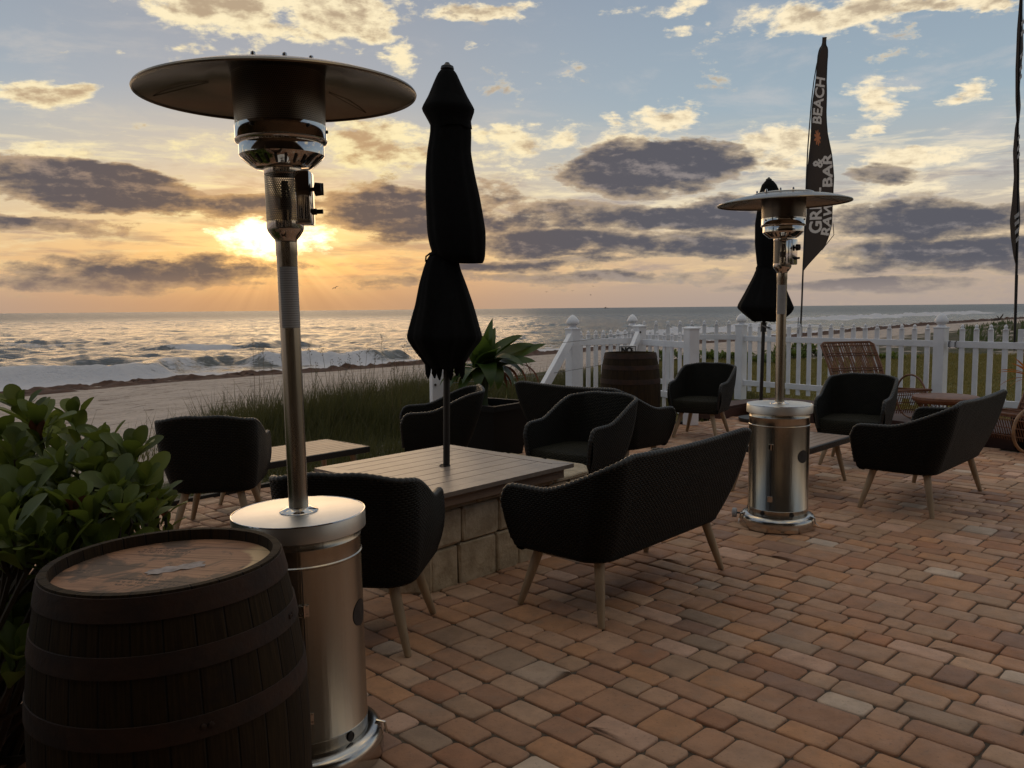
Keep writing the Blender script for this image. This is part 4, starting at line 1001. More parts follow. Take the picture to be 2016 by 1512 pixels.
    pv = Vector((0, 0, 1.977)); rf.matrix_basis = Matrix.Translation(pv+Vector((0, 0, -.020))) @ Matrix.Rotation(R(-28), 4, 'Z') @ Matrix.Rotation(R(1.3), 4, 'X') @ Matrix.Rotation(R(28), 4, 'Z') @ Matrix.Translation(-pv)
    # transport wheels on a stub axle at the back left
    for sx in (0,):
        k = MB(); k.tube([(-.215, .03, .055), (-.245, .03, .055)], .006, 8); ax = k.build('axle', 'dark_metal', t)
        k = MB(); k.tube([(-.243, .03, .055), (-.246, .03, .055), (-.270, .03, .055), (-.273, .03, .055)], [.022, .030, .030, .022], 20); k.build('wheel', 'rubber', ax, smooth=True)
    return t
def heaters():
    h = make_heater(); h['label'] = 'large stainless steel patio heater beside the near barrel'; h['group'] = 'patio heaters'
    h.location = (-.628, 2.42, 0); h.rotation_euler = (0, R(-.75), R(28))
    g = copy_tree(h); g['label'] = 'smaller looking patio heater standing between the wicker loveseats on the right'
    p = atz(1530, 1034, 0); g.location = (p.x, p.y, 0); g.rotation_euler = (0, R(.0), R(-19))
heaters()

# ================================================================== BARRELS
def make_barrel():
    t = thing('whisky_barrel', '', 'barrel')
    Hb = .885
    def rad(z): u = (z/Hb-.5)*2; return .262+.050*(1-abs(u)**2.1)
    n = 84; zs = [Hb*i/28 for i in range(29)]
    prof = [(0.0, 0.0)]+[(rad(z), z) for z in zs]+[(rad(Hb)-.018, Hb), (rad(Hb)-.021, Hb-.028), (rad(Hb)-.021, Hb-.10)]
    b = MB(); b.lathe(prof, n); b.build('staves', 'staves', t, smooth=True)
    b = MB(); b.lathe([(0.0, 0), (.10, 0), (.2, 0), (rad(Hb)-.0195, 0)], 64); b.build('head', 'head', t, loc=(0, 0, Hb-.027))
    for z, w in ((.855, .050), (.742, .046), (.600, .050), (.285, .050), (.143, .046), (.030, .050)):
        z0, z1 = z-w/2, z+w/2; b = MB(); e = .0032
        b.lathe([(rad(z0)-.004, z0), (rad(z0)+e, z0+.001), (rad(z)+e, z), (rad(z1)+e, z1-.001), (rad(z1)-.004, z1)], n); hp = b.build('hoop', 'hoop', t, smooth=True)
        k = MB()
        for da in (-.05, .0):
            a = R(-62+37*(z*10 % 3))+da; c = Vector(((rad(z)+e)*math.cos(a), (rad(z)+e)*math.sin(a), z)); d = Vector((math.cos(a), math.sin(a), 0)); k.tube([c, c+d*.003, c+d*.004], [.007, .006, .002], 8)
        k.build('rivet', 'hoop', hp)
    return t
def barrels():
    a = make_barrel(); a['label'] = 'big near whisky barrel with a paper label on its pale worn head'; a['group'] = 'whisky barrels'
    p = aty(315, 1096, 1.79); a.location = (p.x+.026, 1.79, p.z-.885*.94); a.rotation_euler = (R(0), R(-1.0), R(8)); a.scale = (.94,)*3
    k = MB(); vs = []; g = 10
    for j in range(5):
        for i in range(g+1): vs.append((-.040+.125*i/g+.006*math.sin(j*2.2), -.045+.044*j/4+(.005*math.sin(i*2.3+.4) if j in (0, 4) else 0)+.02*i/g, .8592+.0009*math.sin(i*1.3+j)))
    k.add(vs, [(j*(g+1)+i, j*(g+1)+i+1, (j+1)*(g+1)+i+1, (j+1)*(g+1)+i) for j in range(4) for i in range(g)])
    c = copy_tree(a); c['label'] = 'far whisky barrel standing in front of the white picket gate'
    q = k.build('paper_label', 'paper', a, smooth='all'); q.rotation_euler = (0, 0, R(12))
    z = .88; Y = 8.55; c.location = (aty(1241, 700, Y).x, Y, 0); c.rotation_euler = (0, 0, R(70)); c.scale = (1, 1, 1)
barrels()

# ================================================================== WICKER SEATING
def ucurve(hw, yf, yr, r, n_side, n_cor, n_back):
    """U plan from front left arm round the back to front right arm, fixed number of points per stretch"""
    P = []
    for i in range(n_side): P.append((-hw, yf+(yr+r-yf)*i/n_side))
    for i in range(n_cor): a = math.pi+math.pi/2*i/n_cor; P.append((-hw+r+r*math.cos(a), yr+r+r*math.sin(a)))
    for i in range(n_back): P.append((-hw+r+(2*hw-2*r)*i/n_back, yr))
    for i in range(n_cor): a = math.pi*1.5+math.pi/2*i/n_cor; P.append((hw-r+r*math.cos(a), yr+r+r*math.sin(a)))
    for i in range(n_side+1): P.append((hw, yr+r+(yf-yr-r)*i/n_side))
    return np.array(P)
def make_seat(name, hwb, hwt, sofa=False, rake=.10):
    t = thing(name, '', 'armchair' if not sofa else 'loveseat')
    ns, nc, nb = 26, 14, (26 if not sofa else 70)
    zb = .262; arm = .560; back = .735
    yfb, yrb = .235, -.235
    B0 = ucurve(hwb-.035, yfb-.01, yrb+.03, .11, ns, nc, nb)
    B1 = ucurve(hwb, yfb+.015, yrb, .11, ns, nc, nb)
    T = ucurve(hwt, .265, -.335, .105, ns, nc, nb)
    n = len(B1); L = np.concatenate([[0], np.cumsum(np.hypot(*np.diff(T, axis=0).T))]); LT = L[-1]
    sl = L[ns]; cl = L[ns+nc]                                     # end of straight side, end of corner
    d = np.minimum(L, LT-L)
    ztop = arm+.010*np.sin(d/sl*2)+(back-arm)*sstep(sl*.45, cl+.07, d) if sofa else arm+.010*np.sin(d/sl*2)+(back-.034-arm)*sstep(sl*.36, sl+.45*(cl-sl), d)+.034*sstep(sl+.2*(cl-sl), cl+.13, d)
    # back rim narrower than the arms: pull the top of the corner in and back
    rf = .062; fr = np.where(d < rf, rf-np.sqrt(np.maximum(rf**2-(rf-d)**2, 0)), 0); ztop = ztop-fr
    tx = sstep(sl*.5, cl, d); T = T.copy(); T[:, 0] *= (1-.05*tx) if not sofa else (1-.01*tx); T[:, 1] -= .035*tx; T[:, 0] *= 1-(.07 if not sofa else .05)*sstep(-.2, .28, T[:, 1])
    nv = 30; out = np.zeros((nv, n, 3)); 
    for k in range(nv):
        v = k/(nv-1)
        if v < .10: q = v/.10; a = q*math.pi/2; P = B0+(B1-B0)*math.sin(a); z = zb+.03*(1-math.cos(a)); Z = np.full(n, z)
        else:
            q = (v-.10)/.90; P = B1+(T-B1)*(q**.92); Z = (zb+.03)+(ztop-zb-.03)*q
            bul = .012*math.sin(q*math.pi); P = P+np.stack([np.sign(P[:, 0])*bul*(np.abs(P[:, 0]) > hwb*.8), -bul*(1.0*(P[:, 1] < -.15))], 1)
        out[k, :, :2] = P; out[k, :, 2] = Z
    # inner skin, offset towards the inside
    tan = np.gradient(T, axis=0); tan /= np.linalg.norm(tan, axis=1)[:, None]; nin = np.stack([-tan[:, 1], tan[:, 0]], 1); th = .028
    zs = .375; ninn = 24; inn = np.zeros((ninn, n, 3))
    for k in range(ninn):
        q = 1-k/(ninn-1); z = zs+(np.maximum(ztop, zs+.01)-zs)*q; qq = np.clip((z-zb-.03)/(ztop-zb-.03), 0, 1)
        P = B1+(T-B1)*(qq**.92)[:, None]+nin*th; inn[k, :, :2] = P; inn[k, :, 2] = z
    V = np.concatenate([out.reshape(-1, 3), inn.reshape(-1, 3)]); F = []
    for k in range(nv-1):
        for i in range(n-1): F.append((k*n+i, k*n+i+1, (k+1)*n+i+1, (k+1)*n+i))
    o = nv*n
    for i in range(n-1): F.append(((nv-1)*n+i, (nv-1)*n+i+1, o+i+1, o+i))
    for k in range(ninn-1):
        for i in range(n-1): F.append((o+k*n+i, o+k*n+i+1, o+(k+1)*n+i+1, o+(k+1)*n+i))
    uo = np.zeros((nv, n, 2)); ui = np.zeros((ninn, n, 2))
    uo[:, :, 0] = L; uo[:, :, 1] = out[:, :, 2]*1.06; ui[:, :, 0] = L; ui[:, :, 1] = inn[:, :, 2]*1.06; uo[0:3, :, 1] = zb*1.06-.02
    # front ends of the arms
    V = list(map(tuple, V)); UV = list(map(tuple, np.concatenate([uo.reshape(-1, 2), ui.reshape(-1, 2)])))
    for i in (0, n-1):
        m_ = 10
        for k in range(m_):
            a0 = k/(m_-1); z = zb+.03+(ztop[i]-zb-.03)*a0; P = B1[i]+(T[i]-B1[i])*a0**.92
            for q in (0, 1): V.append((P[0]+nin[i, 0]*th*q, P[1]+nin[i, 1]*th*q+.0005, z)); UV.append((q*th, z))
        s_ = len(V)-2*m_
        for k in range(m_-1): f = (s_+2*k, s_+2*k+1, s_+2*k+3, s_+2*k+2); F.append(f if i == 0 else f[::-1])
    F = [tuple(f) for f in F]
    b = MB(); b.v = V; b.f = F; b.uv = UV; sh = b.build('shell', 'wicker', t, smooth='all')
    # braided rim along arms and back, down the arm fronts
    pts = []; zf = np.linspace(zb+.05, ztop[0]-.01, 8)
    for z in zf: q = (z-zb-.03)/(ztop[0]-zb-.03); P = B1[0]+(T[0]-B1[0])*max(q, 0)**.92+nin[0]*th/2; pts.append((P[0], P[1]+.004, z))
    for i in range(n): P = T[i]+nin[i]*th/2; pts.append((P[0], P[1], ztop[i]+.002))
    for z in zf[::-1]: q = (z-zb-.03)/(ztop[-1]-zb-.03); P = B1[-1]+(T[-1]-B1[-1])*max(q, 0)**.92+nin[-1]*th/2; pts.append((P[0], P[1]+.004, z))
    pts = np.array(pts); LL = np.concatenate([[0], np.cumsum(np.linalg.norm(np.diff(pts, axis=0), axis=1))]); ss_ = np.arange(0, LL[-1], .0062)
    pp = np.stack([np.interp(ss_, LL, pts[:, k]) for k in range(3)], 1)
    for _ in range(3): pp[1:-1] = (pp[:-2]+2*pp[1:-1]+pp[2:])/4
    rr = [.0145+.0014*math.sin(2*math.pi*s/.026) for s in ss_]; b = MB(); b.tube([tuple(p) for p in pp], rr, 10); b.build('rim', 'wicker_rim', t, smooth='all')
    # woven seat with rounded front and underside
    IB = inn[-1]; b = MB(); uv = []
    left = IB[:n//2+1]; nx = 14 if not sofa else 26
    def inner_x(y):            # half-width of the inside at depth y, seat level
        ys = IB[:ns+nc, 1][::-1]; xs = IB[:ns+nc, 0][::-1]; return -float(np.interp(y, ys, xs))
    ny = 16; ys = np.linspace(IB[:, 1].min()+.002, .235, ny); vs = []
    for j, y in enumerate(ys):
        hw = inner_x(y)
        for i in range(nx+1):
            x = -hw+2*hw*i/nx; cr = .018*math.cos((x/max(hw, .01))*1.2)*math.cos(y*4); vs.append((x, y, zs+.012+cr)); uv.append((x, y))
    for k, (dy, z) in enumerate(((.016, zs+.012), (.026, zs-.01), (.028, zs-.04), (.026, zb+.03), (.012, zb+.004), (-.02, zb-.002))):
        hw = inner_x(.235)+(.0 if k < 3 else -.0)
        for i in range(nx+1): x = -hw+2*hw*i/nx; vs.append((x, .235+dy-.012*(x/hw)**2, z)); uv.append((x, .25+.03*k))
    rows = ny+6; fs = [(j*(nx+1)+i, j*(nx+1)+i+1, (j+1)*(nx+1)+i+1, (j+1)*(nx+1)+i) for j in range(rows-1) for i in range(nx)]
    b.add(vs, fs); b.uv = uv; b.build('seat', 'wicker_seat', t, smooth='all')
    b = MB(); p0 = out[0][:, :2]; b.add([(x, y, zb) for x, y in p0]+[(p0[-1][0], .22, zb-.0005), (p0[0][0], .22, zb-.0005)], [tuple(range(n+2))[::-1]]); b.build('underside', 'dark_metal', t)
    fx = hwb-.02 if sofa else .228
    for sx in (-1, 1):
        for sy in (-1, 1):
            b = MB(); tp = Vector((sx*(fx-.070), sy*.165, zb+.006)); ft = Vector((sx*fx, sy*.228, 0)); m_ = tp.lerp(ft, .45)
            b.tube([tp, m_, ft+Vector((0, 0, .004)), ft], [.0235, .021, .0145, .013], 14); lg = b.build('leg', 'wood_leg', t, smooth=True)
            b = MB(); b.tube([tp+Vector((0, 0, .0)), tp.lerp(ft, .05)], [.030, .027], 14); b.build('leg_socket', 'dark_metal', lg, smooth=True)
    return t
def seating():
    ch = make_seat('wicker_armchair', .250, .302); lv = make_seat('wicker_loveseat', .545, .640, True)
    A = 'black wicker armchair '; S = 'black wicker loveseat '
    spots = [(ch, (-1.835, 5.10), 7, A+'beside the leafy shrub, seen from behind with its back to us'),
             (ch, (-.615, 3.38), -7, A+'half hidden behind the near heater pole, its rim above the stone plinth'),
             (ch, (-.60, 6.45), 98, A+'in profile facing left in front of the black square planter'),
             (ch, (.46, 5.62), 141, A+'at the right corner of the square table, its open seat towards us'),
             (ch, (1.98, 8.60), 150, A+'in front of the white fence just right of the far barrel'),
             (ch, (2.93, 7.02), 146, A+'right of the far heater, in front of the cane lounge chair')]
    for i, (src, (x, y), a, l) in enumerate(spots):
        o = ch if i == 0 else copy_tree(ch)
        o.location = (x, y, 0); o.rotation_euler = (0, 0, R(a)); o['label'] = l; o['group'] = 'black wicker armchairs'
    spots = [((.55, 3.93), 48, S+'nearest to us, seen from behind in front of the stone plinth'),
             ((.68, 6.72), -47, S+'behind the open armchair, its straight back turned to the planter'),
             ((2.85, 5.67), 46, S+'at the far right beside the slatted coffee table')]
    for i, ((x, y), a, l) in enumerate(spots):
        o = lv if i == 0 else copy_tree(lv)
        o.location = (x, y, 0); o.rotation_euler = (0, 0, R(a)); o['label'] = l; o['group'] = 'black wicker loveseats'
seating()
def make_coffee_table(L, Wd):
    t = thing('coffee_table', '', 'coffee table'); H = .35
    n = max(4, int(round(Wd/.066))); b = MB(); w = (Wd-.03)/n
    for i in range(n): b.box((0, -Wd/2+.015+w*(i+.5), H-.009), (L-.03, w-.005, .016), None, .003)
    b.build('slatted_top', 'slat', t)
    b = MB()
    for s in (-1, 1): b.box((0, s*(Wd/2-.006), H-.024), (L, .022, .046), None, .006); b.box((s*(L/2-.006), 0, H-.0235), (.022, Wd-.03, .045), None, .006)
    b.build('wicker_border', 'wicker_rim', t)
    b = MB(); b.box((0, 0, H-.03), (L-.04, Wd-.04, .02)); b.build('underframe', 'dark_metal', t)
    for sx in (-1, 1):
        for sy in (-1, 1):
            b = MB(); tp = Vector((sx*(L/2-.10), sy*(Wd/2-.09), H-.04)); ft = Vector((sx*(L/2-.035), sy*(Wd/2-.035), 0)); b.tube([tp, tp.lerp(ft, .5), ft], [.022, .019, .0125], 12); b.build('leg', 'wood_leg', t, smooth=True)
    return t
def coffee_tables():
    a = make_coffee_table(.96, .54); a.location = (-1.575, 5.86, 0); a.rotation_euler = (0, 0, R(48)); a['group'] = 'coffee tables'
    a['label'] = 'low slatted coffee table at the grass edge right of the rear facing armchair'
    c = copy_tree(a); c.location = (2.09, 6.15, 0); c.rotation_euler = (0, 0, R(46)); c['label'] = 'low slatted coffee table between the far heater and the right hand loveseat'
coffee_tables()

# ================================================================== STONE PLINTH, SQUARE TABLE, UMBRELLAS
TC = Vector((-.37, 4.452, 0)); TD = Vector((math.cos(R(47.5)), math.sin(R(47.5)), 0)); TN = Vector((TD.y, -TD.x, 0))
def stone_block(b, a, c, z0, z1, depth, inward, rnd):
    """rough tumbled block between plan points a and c, outer face on that line"""
    a = Vector(a); c = Vector(c); x = (c-a); L = x.length; x.normalize(); y = Vector(inward).normalized(); g = .0035
    bm = bmesh.new(); bmesh.ops.create_cube(bm, size=1); bmesh.ops.scale(bm, vec=(L-2*g, depth, z1-z0-g), verts=bm.verts)
    bmesh.ops.bevel(bm, geom=bm.edges[:], offset=.018, segments=3, affect='EDGES', profile=.55)
    bm.verts.index_update(); cen = (a+c)/2+y*depth/2; cen.z = (z0+z1)/2; vs = []
    for v in bm.verts:
        q = v.co; k = 1+.0; j = Vector((rnd.uniform(-1, 1), rnd.uniform(-1, 1), rnd.uniform(-1, 1)))*.0028; q = q+j
        vs.append(cen+x*q.x+y*q.y+Vector((0, 0, q.z)))
    b.add(vs, [tuple(v.index for v in f.verts) for f in bm.faces]); bm.free()
def plinth():
    t = thing('stone_plinth', 'low plinth of pale tumbled stone blocks under the square umbrella table', 'stone plinth', TC)
    rnd = random.Random(8)
    poly = [(-.47, .41), (.74, .41), (.90, .27), (.90, -.36), (.74, -.52), (-.45, -.52), (-.60, -.38), (-.60, .27)]
    W = [TD*p[0]+TN*p[1] for p in poly]; n = len(W); cen = sum(W, Vector())/n
    for lev, (z0, z1) in enumerate(((-.01, .205), (.205, .385))):
        b = MB()
        for i in range(n):
            a, c = W[i], W[(i+1) % n]; d = (c-a); L = d.length; x = d.normalized(); inw = Vector((-x.y, x.x, 0)); 
            if inw.dot(cen-(a+c)/2) < 0: inw = -inw
            k = max(1, round(L/.215)); ws = [rnd.uniform(.75, 1.3) for _ in range(k)]; s = sum(ws); acc = 0
            for q in range(k): p0 = a+x*L*acc/s; acc += ws[q]; p1 = a+x*L*acc/s; off = inw*rnd.uniform(0, .008); stone_block(b, p0+off, p1+off, z0, z1, .12, inw, rnd)
        b.build('stone_course', 'stone', t)
    b = MB(); b.add([(p.x*.93, p.y*.93, .372) for p in W], [tuple(range(n))]) if False else None
    for i in range(n):
        a, c = W[i], W[(i+1) % n]; d = (c-a); L = d.length; x = d.normalized(); inw = Vector((-x.y, x.x, 0))
        if inw.dot(cen-(a+c)/2) < 0: inw = -inw
        k = max(1, round(L/.30))
        for q in range(k): p0 = a+x*L*q/k; p1 = a+x*L*(q+1)/k; stone_block(b, p0-inw*.006, p1-inw*.006, .385, .412, .22, inw, rnd)
    b.build('capstone', 'stone', t)
    b = MB(); b.add([(p.x*.9, p.y*.9, .36) for p in W], [tuple(range(n))]); b.build('infill', 'stone', t)
plinth()
def square_table():
    t = thing('square_table_top', 'square grey brown boarded table top with an umbrella pole through its centre', 'table', TC+Vector((0, 0, .412)), R(47.5))
    h = .5; z = .088; fw = .082
    b = MB()
    for s in (-1, 1):
        # mitred frame boards
        for ax in (0, 1):
            pts = [(-h, s*h), (h, s*h), (h-fw, s*(h-fw)), (-h+fw, s*(h-fw))]
            if ax: pts = [(q, p) for p, q in pts]
            g = .0015; pts = [(x*(1-.0) , y) for x, y in pts]
            cx = sum(p[0] for p in pts)/4; cy = sum(p[1] for p in pts)/4
            pts = [(cx+(x-cx)*(1-g), cy+(y-cy)*(1-.01)) for x, y in pts]
            ar = sum(pts[i][0]*pts[(i+1) % 4][1]-pts[(i+1) % 4][0]*pts[i][1] for i in range(4))
            if ar < 0: pts = pts[::-1]
            b.add([(x, y, z-.022) for x, y in pts]+[(x, y, z) for x, y in pts], [(3, 2, 1, 0), (4, 5, 6, 7)]+[(i, (i+1) % 4, 4+(i+1) % 4, 4+i) for i in range(4)])
    b.build('table_frame', M['table_paint'], t)
    b = MB(); n = 8; w = (2*h-2*fw)/n; q = h-fw-.002
    for i in range(n):
        y = -q+w*(i+.5)
        if i in (3, 4):
            b.box((-(q+.022)/2, y, z-.0115), (q-.022, w-.0045, .021), None, .0015); b.box(((q+.022)/2, y, z-.0115), (q-.022, w-.0045, .021), None, .0015)
            yy = y+(.012 if i == 4 else -.012); b.box((0, yy+( .002 if i == 4 else -.002), z-.0115), (.0438, w-.030, .021))
        else: b.box((0, y, z-.0115), (2*q, w-.0045, .021), None, .0015)
    b.build('boards', M['table_paint'], t)
    b = MB()
    for s in (-1, 1): b.box((0, s*(h-.045), z-.050), (2*h-.09, .02, .054)); b.box((s*(h-.045), 0, z-.0505), (.02, 2*h-.112, .053))
    b.box((0, 0, z-.03), (2*h-.115, 2*h-.115, .008)); b.build('apron', 'slat', t)
    b = MB(); b.lathe([(.024, z+.001), (.029, z+.001), (.029, z+.006), (.0235, z+.006)], 28); b.build('pole_ring', 'dark_metal', t, smooth=True)
M['table_paint'] = mat('grey_brown_painted_boards', (.27, .210, .170), .36, 0, .22, 14, .10, 160, stretch=(1, .2, 1), spec=.5)
square_table()

def drape(b, rows, depth=.9, nf=9, fold=.07, n=72, seed=0, hem=0.0, phase=0.0, sharp=1.0):
    """rows: (z, left, right) in metres from the pole; cloth ring with folds, depth from front to back relative to the width"""
    rnd = random.Random(seed); ph = [rnd.uniform(0, 6.28) for _ in range(6)]; zt = rows[0][0]; zb_ = rows[-1][0]
    vs = []; k = len(rows)
    for i, (z, l, r) in enumerate(rows):
        cx = (l+r)/2; hw = max((r-l)/2, .004); f = (zt-z)/max(zt-zb_, 1e-6)
        for j in range(n):
            a = 2*math.pi*j/n; w = math.cos(nf*a+ph[0]+.8*f+phase)*.6+math.cos((nf*2+1)*a+ph[1]-1.3*f)*.25+math.cos((nf-3)*a+ph[2]+2*f)*.3
            amp = fold*(.35+.65*min(1, f*2.2)); rr = 1+amp*w*(abs(math.sin(a))**.5)
            x = cx+hw*rr*math.copysign(abs(math.cos(a))**sharp, math.cos(a)); y = hw*depth*rr*math.sin(a)
            zz = z-(hem*(.5+.5*w)*(f**8) if hem else 0)
            vs.append((x, y, zz))
    fs = [(i*n+j, (i+1)*n+j, (i+1)*n+(j+1) % n, i*n+(j+1) % n) for i in range(k-1) for j in range(n)]
    fs.append(tuple(range(n))); return b.add(vs, fs)
def interp_rows(rows, step=.02, sm=1):
    rows = sorted(rows, key=lambda r: -r[0]); z = np.array([r[0] for r in rows]); zz = np.arange(z[0], z[-1], -step); zz = np.append(zz, z[-1])
    l = np.interp(-zz, -z, [r[1] for r in rows]); r = np.interp(-zz, -z, [r[2] for r in rows])
    for _ in range(sm): l[1:-1] = (l[:-2]+2*l[1:-1]+l[2:])/4; r[1:-1] = (r[:-2]+2*r[1:-1]+r[2:])/4
    return [(float(a), float(b_), float(c)) for a, b_, c in zip(zz, l, r)]
def umbrella(label, loc, top, rows_cap, rows_up, rows_low, lean, seed, pole_r=.0185, base=True, fingers=True, zpole=0.0, crank=True, strap=None):
    t = thing('closed_umbrella', label, 'patio umbrella', loc, 0, 'closed black umbrellas'); t.rotation_euler = lean
    b = MB(); b.tube([(0, 0, zpole), (0, 0, top-.03)], pole_r, 20); b.build('pole', 'umbrella_pole', t, smooth=True)
    b = MB(); b.lathe([(.0, top+.006), (.010, top+.005), (.014, top-.002), (.020, top-.008), (.032, top-.014), (.036, top-.028), (.030, top-.034), (.0, top-.036)], 20); b.build('finial', 'black_plastic', t, smooth=True)
    b = MB(); drape(b, interp_rows(rows_up, .02), .85, 7, .06, seed=seed); cp = b.build('canopy', 'umbrella', t, smooth='all')
    b = MB(); drape(b, interp_rows(rows_cap, .015, 0), .95, 4, .04, seed=seed+1, hem=.015); b.build('vent_flap', 'umbrella', cp, smooth='all')
    b = MB(); drape(b, interp_rows(rows_low, .015), .80, 8, .11, seed=seed+2, hem=.02); b.build('gathered_skirt', 'umbrella', t, smooth='all')
    z = rows_low[0][0]; b = MB(); c = (rows_low[1][1]+rows_low[1][2])/2; w = (rows_low[1][2]-rows_low[1][1])/2+.004
    z = rows_low[1][0]; b.tube([(c+w*math.cos(a_), w*.82*math.sin(a_), z+.006*math.sin(3*a_)) for a_ in np.linspace(0, 6.283, 40, endpoint=False)], .006, 6, closed=True)
    b.tube([(c-w, -.01, z), (c-w-.018, -.02, z-.015), (c-w-.020, -.02, z-.04), (c-w-.006, -.02, z-.05)], .005, 6); b.build('tie_strap', 'umbrella', t, smooth=True)
    if fingers:
        zb_, l, r = rows_low[-1]; b = MB(); rnd = random.Random(seed)
        for k in range(7):
            f = k/6; x = l+(r-l)*f; y = (.03 if k % 2 else -.03)*rnd.uniform(.6, 1.2); ln = rnd.uniform(.05, .075) if abs(x) > .02 else .03
            b.tube([(x, y, zb_+.10), (x, y, zb_+.0), (x+rnd.uniform(-.004, .004), y, zb_-ln*.6), (x, y, zb_-ln)], [.020, .018, .014, .004], 9)
        b.build('rib_ends', 'umbrella', t, smooth=True)
    if crank:
        b = MB(); b.tube([(0, 0, zpole+crank), (0, 0, zpole+crank+.11)], .034, 14); b.tube([(.02, -.02, zpole+crank+.06), (.055, -.05, zpole+crank+.05)], .008, 8); b.build('crank_housing', 'dark_metal', t, smooth=True)
        b = MB(); b.tube([(-.03, -.04, zpole+crank+.075), (.055, -.055, zpole+crank+.035), (.085, -.055, zpole+crank+.03)], .007, 8); b.build('crank_handle', 'rubber', t, smooth=True)
    return t
def umbrellas():
    S = 4.47/FPX; c = 878
    def rw(lst, zf, S, cx): return [(zf(y), (l-cx(y))*S, (r-cx(y))*S) for y, l, r in lst]
    Y = TC.y; zf = lambda y: aty(878, y, Y).z-.0; cx = lambda y: 877.0+(878.5-877.0)*(918-y)/793
    cap = rw([(139, 865, 892), (146, 860, 897), (160, 854, 903), (190, 842, 917), (213, 830, 930), (217, 830, 931), (238, 842, 924), (251, 849, 926)], zf, S, cx)
    up = rw([(160, 862, 900), (225, 846, 921), (260, 846, 925), (300, 840, 924), (340, 837, 931), (390, 837, 942), (430, 839, 949), (455, 840, 953), (480, 844, 953), (505, 852, 952), (514, 860, 951), (517, 880, 948)], zf, S, cx)
    low = rw([(484, 852, 905), (500, 846, 902), (512, 838, 900), (530, 832, 904), (560, 824, 915), (600, 817, 928), (640, 806, 939), (664, 800, 946), (672, 804, 941), (690, 816, 926), (708, 832, 914), (722, 842, 908)], zf, S, cx)
    umbrella('closed black umbrella through the square table, the larger one', (TC.x, TC.y, 0), zf(125), cap, up, low, (0, R(1.05), 0), 3, zpole=.42, crank=None)
    Y = 9.7; S2 = 9.75/FPX; zf = lambda y: aty(1510, y, Y).z; cx = lambda y: 1501.5+(1524-1501.5)*(640-y)/290*1.0
    x0 = aty(1497.5, 785, Y).x; lean = R(1.0); 
    cap = rw([(356, 1517, 1532), (364, 1510, 1538), (400, 1497, 1552), (412, 1499, 1550)], zf, S2, cx)
    up = rw([(375, 1512, 1538), (410, 1500, 1545), (440, 1494, 1540), (480, 1492, 1540), (520, 1494, 1535), (540, 1498, 1530)], zf, S2, cx)
    low = rw([(515, 1496, 1532), (524, 1495, 1530), (545, 1486, 1538), (575, 1470, 1549), (600, 1455, 1557), (606, 1453, 1559), (615, 1462, 1553), (625, 1474, 1540), (631, 1482, 1533)], zf, S2, cx)
    umbrella('closed black umbrella behind the far heater, leaning a little', (x0, Y, 0), zf(350), cap, up, low, (0, lean, 0), 9, pole_r=.021, zpole=.02, fingers=False, crank=1.03)
    # heavy round base for the far one
    b = MB(); b.lathe([(.0, .0), (.24, .0), (.25, .01), (.25, .04), (.05, .06), (.03, .16), (.022, .16)], 36)
    o = b.build('umbrella_base', 'dark_metal', smooth=True); o.location = (x0, Y, .002); tag(o, 'round black base holding the far umbrella pole', 'umbrella base')
umbrellas()

# ================================================================== WHITE FENCES
def picket(b, p, z0, z1, ax, w=.056, d=.022, dog=True):
    """one picket with a pointed ball cap; ax = direction along the fence"""
    p = Vector(p); ax = Vector(ax); nrm = Vector((-ax.y, ax.x, 0)); Mx = Matrix((ax, nrm, Vector((0, 0, 1)))).transposed()
    b.box(p+Vector((0, 0, (z0+z1)/2)), (w, d, z1-z0), Mx, .002)
    if dog:
        pr = [(.0275, z1), (.0300, z1+.003), (.0300, z1+.014), (.015, z1+.020), (.021, z1+.030), (.022, z1+.042), (.013, z1+.058), (.0, z1+.066)]
        n = 10; vs = []
        for r, z in pr:
            for j in range(n): a = 2*math.pi*j/n; vs.append(p+ax*r*math.cos(a)+nrm*(r*.8)*math.sin(a)+Vector((0, 0, z)))
        b.add(vs, [(i*n+j, i*n+(j+1) % n, (i+1)*n+(j+1) % n, (i+1)*n+j) for i in range(len(pr)-1) for j in range(n)])
def post(p, z0, z1, parent, ax, w=.125, ball=True):
    b = MB(); a = math.atan2(ax[1], ax[0]); b.box(Vector(p)+Vector((0, 0, (z0+z1)/2)), (w, w, z1-z0), a, .005); o = b.build('post', 'white_paint', parent)
    b = MB()
    if ball:
        b.box(Vector(p)+Vector((0, 0, z1+.006)), (w+.012, w+.012, .018), a, .004)
        b.lathe([(w*.50, z1+.014), (w*.36, z1+.030), (w*.30, z1+.040), (w*.42, z1+.052), (w*.60, z1+.070), (w*.615, z1+.085), (w*.56, z1+.108), (w*.40, z1+.140), (w*.20, z1+.166), (0, z1+.178)], 28, Vector(p))
    else:
        h = w/2+.008; P = Vector(p); vs = [P+Matrix.Rotation(a, 3, 'Z') @ Vector((sx*h, sy*h, z1)) for sx, sy in ((-1, -1), (1, -1), (1, 1), (-1, 1))]
        vs += [v+Vector((0, 0, .014)) for v in vs[:4]]+[P+Vector((0, 0, z1+.034))]
        b.add(vs, [(3, 2, 1, 0)]+[(i, (i+1) % 4, 4+(i+1) % 4, 4+i) for i in range(4)]+[(4+i, 4+(i+1) % 4, 8) for i in range(4)])
    b.build('post_cap', 'white_paint', o, smooth=True); return o
